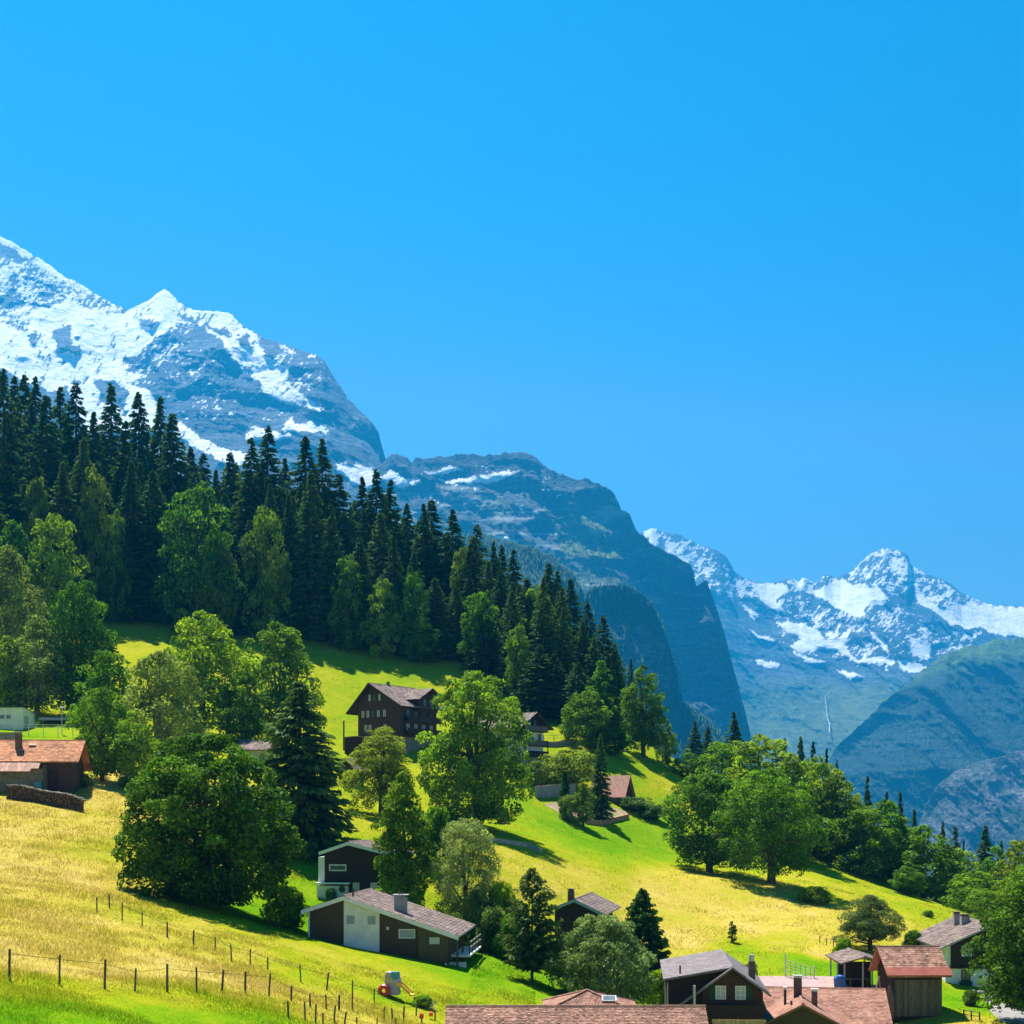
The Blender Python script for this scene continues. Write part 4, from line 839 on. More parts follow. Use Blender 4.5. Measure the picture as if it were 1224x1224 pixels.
for (u, vt, vb_, Y, s, mt, cp) in ((953.5,1169,1192,112,.62,'brick','pale_metal'), (973.5,1185,1198,110,.44,'brick','white_paint'), (938.5,1183,1195,111,.2,'dark_metal','white_paint'), (946,1196,1203,109,.16,'brick',None)):
    x, y, zt = put(u, vt, Y); z0 = put(u, vb_, Y)[2]-.6; chimney(R, x, y, z0, zt, s, mt, cp, 0, .06)
lt = empty("wooden_frame", P(1042, 1180, 118), math.radians(10)); tag(lt, "small wooden frame with a ladder beside the red roof's right corner", "wooden frame")
for (a, b_) in (((0,0,-1.5),(.75,.2,.85)), ((.75,.2,.85),(1.0,.2,-1.5)), ((.2,0,-.9),(1.0,.2,-.9))):
    b = MB(); b.tube([a, b_], [.07, .07], 5); b.build("strut", M['pale_log'], lt)

# open garden pavilion
loc = P(1008, 1175, 125); zb = loc.z
h = house("garden_pavilion", "open garden pavilion with a low brown roof in front of the spreading pine", "pavilion", P(1009, 1175, 125), -3, 3.2, 7.4, 1.75, zat(1152,125)-zb+.05, zat(1150,125)-zb, zat(1144.5,125)-zb, .35, .4, .1, 'dark_timber', 'brown_tile', None, 1, (.4,.4), seed=27, walls=False)
for (x, y) in ((0,.1),(1.6,.1),(3.1,.1),(0,3.6),(3.1,3.6),(0,7.2),(3.1,7.2)):
    b = MB(); b.box(x, x+.13, y, y+.13, -1.5, (h.hl if x < 1 else h.hr)-.02); b.build("post", M['pale_green_paint'], h.root)
b = MB(); b.box(.1, 3.1, 3.9, 4.0, -1.5, 1.5); b.build("back_wall", M['dark_timber'], h.root)
b = MB(); b.box(.6, 2.6, 1.2, 2.2, .15, .23); b.build("table_top", M['grey_board'], h.root)
for x in (.8, 2.3):
    b = MB(); b.box(x, x+.1, 1.6, 1.7, -1.5, .147); b.build("table_leg", M['grey_board'], h.root)
b = MB(); rgn = random.Random(3)
b.stack(0, 0, [(-.9, (.5, .4)), (-.1, (.55, .4)), (.12, (.35, .3)), (.2, (.1, .12))], n=7, rot=.3); o = b.build("tarpaulin", M['plastic_blue']); o.location = P(1004, 1168, 124.5); tag(o, "blue tarpaulin heap at the left side of the garden pavilion", "tarpaulin")

# barn with red metal strip
loc = P(1126, 1197, 116); zb = loc.z
h = house("board_barn", "grey board barn with brown tile roof and a red metal strip", "barn", loc, 92, 4.6, 3.95, 2.6, zat(1163,116)-zb, zat(1155,118)-zb-.3, zat(1134,118)-zb, .45, .65, .12, 'dark_timber', 'clay_tile', None, 1.5, (.26,.24), seed=29)
R = h.root; up = Vector((h.xr-h.xl, 0, h.hg-h.zl)).normalized(); nn = Vector((-up.z, 0, up.x))
b = MB(); b.obox(Vector((h.xl-.08, -.72, h.zl+.12))+nn*.04, Vector((0, 5.4, 0)), up*1.0, nn*.05); b.build("red_roof_strip", M['red_metal'], h.roof)
for k in range(19):
    b = MB(); y = .02+k*.206; b.box(-.035-.008*(k % 3), -.004, y, y+.198, -1.2, h.hl-.55, random.random()); b.build("board", M['grey_board'], R)
b = MB(); b.box(-.03, -.004, 3.0, 3.95, -1.1, .9); 
# double-chimney house
loc = P(1130, 1186, 136); zb = loc.z
h = house("double_chimney_house", "dark timber and white house with two chimneys on a weathered roof, lower right", "house", loc, -3, 8.6, 12, 4.3, zat(1131,136)-zb, zat(1131,136)-zb, zat(1106,136)-zb, .6, .7, .14, 'white_wall', 'brown_tile', 'grey_paint', 2, (.36,.34), seed=33)
R = h.root; zm = zat(1156, 136)-zb
b = MB(); b.prism_y([(.5, zm), (8.62, zm), (8.62, h.hr-.05), (4.3, h.hg-.04), (.5, h.hl+.5*h.kl-.06)], -.08, -.004); b.build("timber_gable", M['dark_timber'], R)
b = MB(); b.box(-.02, 8.65, -.25, -.085, zm-.12, zm+.05); b.build("floor_beam", M['dark_timber'], R)
window(R, (1.5, -.08, zat(1143,136)-zb), *FR, .95, 1.0, 'white_paint', 'curtain', .07, 1); window(R, (5.2, -.08, zat(1143,136)-zb), *FR, .95, 1.0, 'white_paint', 'glass', .07, 1)
window(R, (5.0, -.08, zat(1122,136)-zb), *FR, .8, .9, 'white_paint', 'glass', .07, 1)
window(R, (1.5, 0, zat(1172,136)-zb), *FR, .85, 1.05, 'dark_timber', 'glass', .07, 1); window(R, (5.2, 0, zat(1172,136)-zb), *FR, .85, 1.05, 'dark_timber', 'glass', .07, 1)
b = MB(); b.stack(1.9, -.2, [(zat(1179,136)-zb, (.55, .12)), (zat(1174,136)-zb, (.65, .2)), (zat(1172,136)-zb, (.5, .15))], n=8); b.build("flower_box", M['shutter'], R)
chimney(h.roof, 3.0, 7.6, h.hg-1.5, h.hg+.62, .62, 'concrete', 'brick', 0, .04); chimney(h.roof, 3.4, 6.0, h.hg-1.3, h.hg+.48, .8, 'concrete', 'brick', 0, .04)
# ------------------------------------------------------------------ trees
def quads(c, nrm, L, Wd, rng):
    """diamond leaves at centres c facing nrm"""
    n = len(c); r = rng.normal(size=(n, 3)); t = np.cross(nrm, r); t /= np.linalg.norm(t, axis=1)[:,None]+1e-9
    b = np.cross(nrm, t); b /= np.linalg.norm(b, axis=1)[:,None]+1e-9
    L = np.asarray(L)[:,None]; Wd = np.asarray(Wd)[:,None]
    return np.stack([c-t*L*.5, c+b*Wd*.5, c+t*L*.5, c-b*Wd*.5], 1).reshape(-1, 3)
def unit(a): return a/(np.linalg.norm(a, axis=1)[:,None]+1e-9)

def crown_radius(shape, t):
    if shape == 'round': return np.sqrt(np.clip(1-(2*t-1)**2, 0, 1))**0.9
    if shape == 'dome': return np.where(t < .32, 0.74+0.26*np.sin(t/.32*1.57), np.sqrt(np.clip(1-((t-.32)/.68)**2, 0, 1)))
    if shape == 'oval': return np.sqrt(np.clip(1-(np.abs(2*t-.9)/1.1)**2.2, 0, 1))
    if shape == 'cone': return np.clip(np.minimum(t/.10+.35, 1)*(1-t)**.72+.04, 0, 1)
    if shape == 'column': return np.clip(np.minimum(t/.12+.5, 1)*(1-t**3.0), 0.05, 1)
    if shape == 'tall': return np.where(t < .4, .62+.38*np.sin(t/.4*1.57), np.clip(1-((t-.4)/.6)**1.8, 0, 1)**.8)
    return np.ones_like(t)

def broadleaf(name, seed, H, R, shape='dome', bare=0.12, leaf=0.3, nclump=170, nleaf=120, mat='maple', bark='bark', csize=0.24, lobes=0.28, flat=0.75, aspect=0.62, limbs=12, trunk=0.028):
    rng = np.random.default_rng(seed)
    z0 = bare*H; t = rng.uniform(0, 1, nclump*3); keep = rng.uniform(0, 1, nclump*3) < (0.25+0.75*crown_radius(shape, t)); t = t[keep][:nclump]; n = len(t)
    a = rng.uniform(0, 2*np.pi, n); lob = 1+lobes*fbm(np.cos(a)*1.6+seed, np.sin(a)*1.6, t*2.6, 2, seed=seed)*1.6
    q = rng.uniform(0.05, 1, n)**0.42
    rr = R*crown_radius(shape, t)*lob*q
    cs = R*csize*rng.uniform(.6, 1.3, n)*(0.55+0.45*crown_radius(shape, t))
    zt = z0+(H-z0)*t*0.985
    cc = np.stack([np.cos(a)*np.maximum(rr-cs*.45, 0), np.sin(a)*np.maximum(rr-cs*.45, 0), zt], 1)
    cc[:,2] = np.minimum(cc[:,2], H-cs*flat*0.9)
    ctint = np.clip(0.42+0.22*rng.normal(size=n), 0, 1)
    out = unit(cc-np.array([0, 0, z0+(H-z0)*.35]))
    per = np.maximum((nleaf*(cs/(R*csize))**1.6).astype(int), 12); ci = np.repeat(np.arange(n), per); m = len(ci)
    d = unit(rng.normal(size=(m, 3)) + out[ci]*0.55 + np.array([0, 0, .45]))
    rad = cs[ci]*rng.uniform(.45, 1.12, m)**.6
    pos = cc[ci] + d*rad[:,None]*np.array([1, 1, flat])
    pos[:,2] = np.maximum(pos[:,2], z0*0.55)
    nrm = unit(d*.8 + rng.normal(size=(m, 3))*.75 + np.array([0, 0, .35]))
    L = leaf*rng.uniform(.6, 1.45, m)
    V = quads(pos, nrm, L, L*aspect, rng)
    f = np.arange(m*4).reshape(-1, 4)
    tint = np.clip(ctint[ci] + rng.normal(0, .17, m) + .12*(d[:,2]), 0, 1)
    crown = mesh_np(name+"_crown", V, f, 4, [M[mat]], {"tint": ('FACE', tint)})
    b = MB(); tr = trunk*H
    b.tube([(0,0,-.06*H), (0,0,.03*H), (rng.normal(0,.01)*H, rng.normal(0,.01)*H, .35*H), (rng.normal(0,.02)*H, rng.normal(0,.02)*H, .75*H)], [tr*1.5, tr*1.05, tr*.75, tr*.2], 8)
    for k in rng.choice(n, min(limbs, n), replace=False):
        s = rng.uniform(.16, .5)*H; e = cc[k]
        if e[2] < s: s = max(e[2]*.7, .05*H)
        mid = (np.array([0, 0, s])*.45+e*.55) + np.array([0, 0, .04*H])
        b.tube([(0, 0, s), tuple(mid), tuple(e)], [tr*.45, tr*.28, tr*.08], 5)
    return (b.mesh(name+"_trunk", M[bark]), crown, H, R)

def conifer(name, seed, H, R, mat='spruce', whorls=50, per=10, cards=22, droop=0.28, bare=0.02, card=0.95, power=0.72, sparse=0.0, up=0.0, cw=0.45):
    rng = np.random.default_rng(seed); C = []; NR = []; LL = []; TT = []; T = []; B = []
    for w in range(whorls):
        for k in range(per):
            if rng.uniform() < sparse: continue
            t = (w+rng.uniform(-.75, .75))/whorls; t = min(max(t, 0), .985); z = H*(bare+(1-bare)*t)
            L0 = R*(1-t)**power*(0.45+0.55*min(1, (t+.06)/.11))*(1-.55*smooth(.72, 1, t))+.08
            a = rng.uniform(0, 6.283); L = L0*rng.uniform(.62, 1.15)
            s = rng.uniform(.04, 1, cards)**.62; 
            dz = -droop*L*(s*1.5-.55*s**2.5) + up*L*s
            da = rng.normal(0, .14, cards)*(1.1-s*.6)
            x = np.cos(a+da)*L*s; y = np.sin(a+da)*L*s
            C.append(np.stack([x, y, z+dz+rng.normal(0, .06, cards)], 1))
            T.append(np.stack([np.cos(a+da*4), np.sin(a+da*4), -0.55-0.5*rng.uniform(0, 1, cards)+up*1.2], 1))
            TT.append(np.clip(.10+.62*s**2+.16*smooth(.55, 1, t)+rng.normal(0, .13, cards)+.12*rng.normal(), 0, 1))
            LL.append(card*(0.38+.62*(1-t))*rng.uniform(.6, 1.3, cards))
    c = np.concatenate(C); tv = unit(np.concatenate(T)+rng.normal(0, .25, (len(c), 3))); L = np.concatenate(LL)[:,None]; tt = np.concatenate(TT)
    nr = unit(np.cross(tv, rng.normal(size=c.shape))); bb = np.cross(tv, nr)
    V = np.stack([c-tv*L*.35, c+bb*L*cw*.5+tv*L*.1, c+tv*L*.75, c-bb*L*cw*.5+tv*L*.1], 1).reshape(-1, 3)
    m = len(c)
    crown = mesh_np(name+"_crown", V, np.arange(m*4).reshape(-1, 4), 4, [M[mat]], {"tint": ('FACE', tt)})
    b = MB(); r = .014*H
    b.tube([(0,0,-.05*H), (0,0,.02*H), (0,0,.5*H), (0,0,.97*H)], [r*1.3, r, r*.6, r*.1], 7)
    return (b.mesh(name+"_trunk", M['bark']), crown, H, R)

def plant_tree(proto, u, vtop, w, label, vb=None, Y=None, cat="tree", name="broadleaf_tree", group=None, rz=None, wy=None):
    """u: column of the stem, vtop: its tip, w: crown width in photo pixels, vb: foot in the photo or Y: its distance"""
    if Y is None: Y = hit(u, vb)
    X = (u-CX)/F*Y; z = gz(X, Y); H = (CY-vtop)/F*Y - z
    if H < .6: print("LOW", label, round(H, 2)); H = .6
    r = empty(name, (X, Y, z), random.uniform(0, 6.28) if rz is None else rz)
    sx = (w/F*Y/2)/proto[3]; sz = H/proto[2]; r.scale = (sx, sx, sz)
    link("trunk", proto[0], r); link("crown", proto[1], r)
    tag(r, label, cat, group)
    return r

# --- prototypes of forest trees (shared by many)
SP = [conifer("spruce%d" % i, 100+i, 28, 4.6*r, droop=d, per=p, sparse=s, power=w) for i, (d, p, s, r, w) in enumerate([(.28,10,.05,1,.55),(.34,9,.1,.9,.62),(.24,11,.0,1.1,.5),(.38,9,.12,1,.68),(.3,10,.05,.85,.48),(.22,10,.08,1.1,.58),(.33,9,.16,.95,.45),(.27,11,.03,1.05,.72)])]
BL = [broadleaf("broad%d" % i, 200+i, 14, 5.5, sh, .03, .44, 140, 85, mt, csize=.24, limbs=8) for i, (sh, mt) in enumerate([('dome','maple'),('tall','fresh'),('oval','dusty'),('dome','fresh'),('tall','maple'),('oval','larch')])]
DK = ["spruces of the hillside forest", "broadleaf trees in the forest edge"]

# --- individually shaped trees near the houses
B = broadleaf
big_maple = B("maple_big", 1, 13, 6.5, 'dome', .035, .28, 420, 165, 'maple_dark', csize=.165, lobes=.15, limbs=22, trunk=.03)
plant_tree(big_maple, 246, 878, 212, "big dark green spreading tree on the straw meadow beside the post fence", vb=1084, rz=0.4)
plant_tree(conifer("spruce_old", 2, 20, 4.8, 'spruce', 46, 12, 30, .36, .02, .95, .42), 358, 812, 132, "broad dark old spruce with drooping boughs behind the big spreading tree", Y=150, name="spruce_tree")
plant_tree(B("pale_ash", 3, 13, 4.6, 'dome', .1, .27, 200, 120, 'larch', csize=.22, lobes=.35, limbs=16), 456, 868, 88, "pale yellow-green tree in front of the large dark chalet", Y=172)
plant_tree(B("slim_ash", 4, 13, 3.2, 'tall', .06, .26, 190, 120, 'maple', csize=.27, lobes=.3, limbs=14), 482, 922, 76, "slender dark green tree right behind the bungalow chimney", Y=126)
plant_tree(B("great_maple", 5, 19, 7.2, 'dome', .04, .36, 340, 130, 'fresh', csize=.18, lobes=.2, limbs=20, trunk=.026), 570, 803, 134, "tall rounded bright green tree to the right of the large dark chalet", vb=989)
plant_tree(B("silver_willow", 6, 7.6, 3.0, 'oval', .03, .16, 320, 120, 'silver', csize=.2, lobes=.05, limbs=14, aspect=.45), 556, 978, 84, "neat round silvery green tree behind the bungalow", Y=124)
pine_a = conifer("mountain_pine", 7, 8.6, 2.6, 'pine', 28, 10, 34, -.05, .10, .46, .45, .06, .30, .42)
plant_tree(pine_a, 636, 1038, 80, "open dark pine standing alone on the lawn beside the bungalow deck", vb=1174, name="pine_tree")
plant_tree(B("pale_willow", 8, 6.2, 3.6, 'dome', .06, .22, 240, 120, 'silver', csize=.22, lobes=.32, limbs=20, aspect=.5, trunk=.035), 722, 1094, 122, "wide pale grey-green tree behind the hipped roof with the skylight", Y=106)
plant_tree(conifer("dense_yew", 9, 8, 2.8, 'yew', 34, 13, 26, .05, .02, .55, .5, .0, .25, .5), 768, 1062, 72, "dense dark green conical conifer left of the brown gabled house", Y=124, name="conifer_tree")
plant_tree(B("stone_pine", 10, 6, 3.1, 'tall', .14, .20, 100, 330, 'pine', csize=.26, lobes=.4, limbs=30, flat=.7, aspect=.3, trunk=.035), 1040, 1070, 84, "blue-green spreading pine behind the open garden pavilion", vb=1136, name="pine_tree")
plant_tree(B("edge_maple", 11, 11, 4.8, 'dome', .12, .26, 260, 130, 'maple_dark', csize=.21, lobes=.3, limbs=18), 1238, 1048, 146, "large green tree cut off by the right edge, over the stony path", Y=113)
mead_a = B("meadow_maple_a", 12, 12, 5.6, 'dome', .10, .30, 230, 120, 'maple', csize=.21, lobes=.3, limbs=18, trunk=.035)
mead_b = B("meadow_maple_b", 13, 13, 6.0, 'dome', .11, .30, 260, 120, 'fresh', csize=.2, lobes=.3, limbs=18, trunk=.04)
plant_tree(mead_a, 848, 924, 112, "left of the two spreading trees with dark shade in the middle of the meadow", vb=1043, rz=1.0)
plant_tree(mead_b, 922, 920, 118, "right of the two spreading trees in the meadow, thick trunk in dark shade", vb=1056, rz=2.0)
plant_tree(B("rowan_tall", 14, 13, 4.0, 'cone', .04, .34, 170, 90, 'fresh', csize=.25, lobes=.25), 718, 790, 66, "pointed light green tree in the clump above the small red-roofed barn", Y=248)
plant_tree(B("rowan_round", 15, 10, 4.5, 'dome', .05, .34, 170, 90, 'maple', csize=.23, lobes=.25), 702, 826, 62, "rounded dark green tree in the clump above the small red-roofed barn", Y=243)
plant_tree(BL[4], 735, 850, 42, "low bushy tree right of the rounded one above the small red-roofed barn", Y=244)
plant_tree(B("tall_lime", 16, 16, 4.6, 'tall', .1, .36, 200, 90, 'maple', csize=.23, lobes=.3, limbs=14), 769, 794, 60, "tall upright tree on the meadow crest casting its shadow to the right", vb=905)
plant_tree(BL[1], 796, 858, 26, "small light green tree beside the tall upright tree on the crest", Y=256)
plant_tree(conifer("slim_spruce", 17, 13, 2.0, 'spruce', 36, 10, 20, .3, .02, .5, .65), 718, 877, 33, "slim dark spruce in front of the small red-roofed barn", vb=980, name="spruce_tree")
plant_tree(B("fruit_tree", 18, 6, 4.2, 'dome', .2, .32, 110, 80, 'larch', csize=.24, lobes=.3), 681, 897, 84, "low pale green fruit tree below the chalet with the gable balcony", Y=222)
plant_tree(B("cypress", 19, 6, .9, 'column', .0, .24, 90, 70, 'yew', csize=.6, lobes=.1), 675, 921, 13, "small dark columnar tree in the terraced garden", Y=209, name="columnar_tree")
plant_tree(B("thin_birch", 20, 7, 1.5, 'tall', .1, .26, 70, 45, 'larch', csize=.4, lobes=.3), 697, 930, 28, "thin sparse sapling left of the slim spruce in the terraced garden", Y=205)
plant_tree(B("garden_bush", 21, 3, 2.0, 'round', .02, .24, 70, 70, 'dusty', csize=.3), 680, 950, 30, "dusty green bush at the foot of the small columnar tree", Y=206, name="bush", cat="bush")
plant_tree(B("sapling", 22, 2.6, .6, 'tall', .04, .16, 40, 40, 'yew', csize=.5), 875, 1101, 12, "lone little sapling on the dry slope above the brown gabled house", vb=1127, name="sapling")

# --- the group on the left
left_rows = [(10,652,84,240,2,"dusty green tree at the left edge high against the forest"),(62,614,80,262,0,"rounded tree at the foot of the forest left of the first tall spruces"),
 (14,622,80,258,4,"deep green tree behind the left edge tree under the forest"),(97,694,88,216,0,"round dark green tree in the left group above the lamp post"),(44,734,92,214,2,"pale loose tree with thin bare stems behind the white flat-roofed house"),
 (8,760,60,212,4,"dark tree directly behind the white flat-roofed house"),(128,776,74,190,3,"bright green tree above the tree beside the rusty barn roof"),(122,822,72,163,3,"bright green bushy tree touching the rusty barn roof"),
 (190,780,106,172,2,"pale silvery tree behind the big spreading tree"),(158,850,70,160,1,"light green bush-like tree between the rusty barn and the big spreading tree"),(242,731,108,206,3,"sunlit rounded tree left of the darker twin below the forest"),(335,744,98,214,0,"dark rounded tree right of its sunlit twin below the forest"),
 (290,800,70,200,4,"shaded green tree squeezed between the two rounded trees below the forest"),(215,850,70,190,4,"shaded tree behind the crown top of the big spreading tree")]
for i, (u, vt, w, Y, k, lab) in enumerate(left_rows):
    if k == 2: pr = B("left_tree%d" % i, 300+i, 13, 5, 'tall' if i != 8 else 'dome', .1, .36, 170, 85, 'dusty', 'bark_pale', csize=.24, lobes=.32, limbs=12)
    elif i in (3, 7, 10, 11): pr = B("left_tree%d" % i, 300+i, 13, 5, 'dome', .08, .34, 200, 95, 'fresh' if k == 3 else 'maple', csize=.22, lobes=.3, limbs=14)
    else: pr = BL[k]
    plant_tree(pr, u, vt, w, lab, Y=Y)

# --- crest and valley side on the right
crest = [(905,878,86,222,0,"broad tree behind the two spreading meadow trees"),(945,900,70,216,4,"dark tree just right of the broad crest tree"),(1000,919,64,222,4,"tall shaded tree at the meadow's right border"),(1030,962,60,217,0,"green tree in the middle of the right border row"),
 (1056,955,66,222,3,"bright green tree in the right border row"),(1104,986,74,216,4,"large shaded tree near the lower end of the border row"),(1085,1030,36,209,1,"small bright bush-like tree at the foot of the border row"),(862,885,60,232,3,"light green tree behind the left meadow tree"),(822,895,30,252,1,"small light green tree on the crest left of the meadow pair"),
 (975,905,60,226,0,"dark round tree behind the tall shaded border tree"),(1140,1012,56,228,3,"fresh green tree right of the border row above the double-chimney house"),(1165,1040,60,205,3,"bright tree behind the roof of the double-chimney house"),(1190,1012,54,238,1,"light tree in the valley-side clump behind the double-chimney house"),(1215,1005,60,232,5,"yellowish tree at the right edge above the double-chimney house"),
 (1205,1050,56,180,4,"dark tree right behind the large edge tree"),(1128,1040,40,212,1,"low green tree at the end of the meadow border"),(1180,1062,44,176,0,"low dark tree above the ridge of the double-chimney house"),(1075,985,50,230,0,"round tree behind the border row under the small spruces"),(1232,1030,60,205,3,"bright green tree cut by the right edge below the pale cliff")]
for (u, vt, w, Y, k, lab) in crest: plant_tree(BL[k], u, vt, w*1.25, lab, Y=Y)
sp_crest = [(877,849,30,262),(831,861,22,280),(846,867,20,285),(938,880,18,290),(957,878,26,280),(972,883,20,300),(988,892,22,285),(1000,905,16,300),(1037,924,22,280),(1060,944,20,290),(1076,943,24,270),(1093,965,18,285),(1127,980,22,280),(1142,985,22,270),(1178,985,34,250),(1152,1000,14,300),(1197,1002,22,270),(1216,1006,20,262),(754,786,14,330)]
sp_crest.sort(); ordn = ["first","second","third","fourth","fifth","sixth","seventh","eighth","ninth","tenth","eleventh","twelfth","thirteenth","fourteenth","fifteenth","sixteenth","seventeenth","eighteenth","nineteenth","twentieth","twenty-first","twenty-second","twenty-third","twenty-fourth","twenty-fifth","twenty-sixth","twenty-seventh","twenty-eighth","twenty-ninth","thirtieth","thirty-first","thirty-second","thirty-third","thirty-fourth","thirty-fifth"]
for i, (u, vt, w, Y) in enumerate(sp_crest):
    plant_tree(SP[i % 8], u, vt, w*1.75, "dark spruce rising behind the crest trees, %s counted from the left" % ordn[i], Y=Y, name="spruce_tree", group="spruces behind the meadow crest")

# --- hillside forest
tips = [(4,437,300),(17,446,318),(30,446,330),(42,447,325),(55,470,305),(72,460,325),(91,455,320),(112,490,312),(133,455,318),(150,500,305),(166,466,330),(192,471,325),(206,492,312),(228,532,330),(243,540,335),(258,560,320),(275,539,322),(300,520,312),(320,507,315),(340,545,320),(365,519,312),(385,522,315),(405,565,312),(433,568,318),(450,559,315),(467,571,318),(487,600,322),(506,600,312),(516,596,318),(541,607,312),(570,625,318),(590,645,312),(600,650,318),(614,655,310),(656,672,300),(666,680,298),(682,690,302),(702,717,292),(721,734,285)]
tips.sort()
def ord_word(i): return ordn[i] if i < len(ordn) else "thirty-" + ["sixth","seventh","eighth","ninth"][i-35]
FX = []
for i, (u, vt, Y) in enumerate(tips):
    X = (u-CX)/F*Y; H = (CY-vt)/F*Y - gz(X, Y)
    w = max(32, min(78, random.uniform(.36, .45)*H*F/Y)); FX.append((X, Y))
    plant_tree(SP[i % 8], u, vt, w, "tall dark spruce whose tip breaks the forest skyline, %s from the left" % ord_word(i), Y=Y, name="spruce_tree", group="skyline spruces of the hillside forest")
SKY = np.array(sorted([(u, vt) for u, vt, _ in tips] + [(-60, 430)]), float)
FRONT = np.array([(-60,268),(0,272),(60,280),(110,286),(150,292),(230,291),(300,288),(380,289),(440,287),(510,284),(550,285),(590,279),(640,268),(690,262),(735,262)], float)
EDGE = [(157,548,54,292),(183,560,52,293),(128,590,46,294),(300,620,50,290),(345,590,50,291),(372,560,54,292),(396,600,40,291),(430,640,46,289),(470,640,44,288),(520,690,40,287),(545,700,34,287),(582,740,44,280),(612,730,36,276),(645,770,52,268),(662,780,46,268),(690,790,40,264),(672,700,44,282),(630,690,44,285),(710,760,36,276),(40,540,60,288),(75,550,60,288),(100,520,56,292),(210,600,44,292),(280,640,40,289),(560,680,36,288),(735,780,28,282)]
for i, (u, vt, w, Y) in enumerate(EDGE):
    X = (u-CX)/F*Y; FX.append((X, Y))
    plant_tree(SP[(i+3) % 8], u, vt, w*1.35, "dark spruce in the front row of the forest edge, %s from the left" % ordn[sorted(EDGE).index((u, vt, w, Y))], Y=Y, name="spruce_tree", group="front row spruces of the forest edge")
pale = [(236,577,80,287,3,"large light green tree standing out among the dark spruces left of centre"),(318,606,44,289,1,"slim light green tree between dark spruces right of the large light one"),(262,640,40,285,5,"yellow-green tree at the forest edge below the large light one"),(416,664,34,288,1,"light green tree with bare lower stem at the forest edge above the dark chalet"),
 (458,690,36,286,3,"small bright tree at the forest edge above the dark chalet"),(494,684,30,285,1,"bright narrow tree at the forest edge right of the dark chalet"),(556,655,34,297,5,"pale larch among spruces on the right half of the forest"),(575,705,40,284,3,"bright bushy tree in the right half of the forest"),(640,700,40,286,1,"pale tall tree near the right end of the forest"),
 (110,560,34,290,5,"pale tree on the sunny side of the tall left spruces"),(140,610,30,290,1,"sunlit slim tree between the left spruces"),(45,570,30,286,5,"pale larch above the left group of trees"),(620,745,30,274,3,"bright shrub-like tree low at the right forest edge"),(505,745,34,284,0,"green bush-like tree at the meadow edge of the forest")]
for (u, vt, w, Y, k, lab) in pale:
    FX.append(((u-CX)/F*Y, Y)); plant_tree(BL[(k, 0, 2, 3, 0, 5)[k]], u, vt, w*1.3, lab, Y=Y-1.5, group=DK[1])
FWHERE = ["at the left edge", "above the left tree group", "left of the large light tree", "right of the large light tree", "left above the dark chalet", "straight above the dark chalet", "above the tall rounded tree", "at its right end"]
rng = np.random.default_rng(5); nfill = 0; tries = 0
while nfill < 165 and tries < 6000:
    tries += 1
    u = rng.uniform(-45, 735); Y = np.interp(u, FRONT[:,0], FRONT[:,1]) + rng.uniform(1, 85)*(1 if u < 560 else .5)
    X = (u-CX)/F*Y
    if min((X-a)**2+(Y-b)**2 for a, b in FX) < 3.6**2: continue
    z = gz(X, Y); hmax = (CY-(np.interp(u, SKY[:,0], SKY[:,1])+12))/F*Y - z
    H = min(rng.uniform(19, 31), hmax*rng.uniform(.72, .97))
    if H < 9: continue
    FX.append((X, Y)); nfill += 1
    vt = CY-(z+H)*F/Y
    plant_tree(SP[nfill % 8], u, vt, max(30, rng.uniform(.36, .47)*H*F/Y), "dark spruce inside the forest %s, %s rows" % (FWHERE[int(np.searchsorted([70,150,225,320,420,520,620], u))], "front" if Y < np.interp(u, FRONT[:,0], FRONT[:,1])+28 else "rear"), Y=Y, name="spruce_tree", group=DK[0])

# --- shrubs and hedges
bush = B("bush_a", 41, 2.4, 1.8, 'dome', .0, .20, 90, 80, 'fresh', csize=.3, lobes=.3, limbs=6); bush2 = B("bush_b", 42, 2.2, 1.9, 'round', .0, .2, 80, 80, 'dusty', csize=.3, lobes=.3, limbs=6)
for (u, vt, w, Y, pr, lab) in [(600,1056,40,122,bush,"bright green bush between the silvery tree and the lone pine"),(618,1090,44,117,bush,"green bush beside the bungalow deck railing"),(586,1085,40,119,bush2,"bush behind the bungalow's far roof corner"),(522,966,44,150,bush,"bright green bush right of the slender dark tree"),(575,1066,36,121,bush2,"dusty bush at the foot of the silvery tree"),
  (760,953,46,222,bush2,"low rambling shrub right of the small red-roofed barn"),(778,962,34,220,bush2,"outer end of the rambling shrub near the small barn"),(1110,1088,14,180,bush,"tiny round bush alone on the meadow above the double-chimney house"),(1092,1112,22,146,bush,"dark bush at the left corner of the double-chimney house"),(1010,1122,24,140,bush,"green shrub left of the spreading pine"),
  (895,1152,22,134,bush2,"flowering shrub right of the brown house chimney"),(790,1160,40,115,bush,"green bush left of the brown gabled house"),(640,910,32,218,bush2,"dusty shrub under the chalet with the gable balcony"),(505,1190,26,89,bush,"dark low shrub near the toy slide"),(1160,1184,20,120,bush2,"flowering bush beside the stones of the path"),
  (975,1060,40,176,bush,"shaded bush in the dark shade right of the meadow pair"),(340,1060,50,112,bush,"green bush under the right side of the big spreading tree"),(100,925,26,156,bush2,"bush at the right gable of the rusty-roofed barn"),(395,1062,14,133,bush2,"little shrub in front of the white garage wall"),(655,1120,44,119,bush,"green bush between the lone pine and the dark gable")]:
    plant_tree(pr, u, vt, w, lab, Y=Y, name="bush", cat="bush")
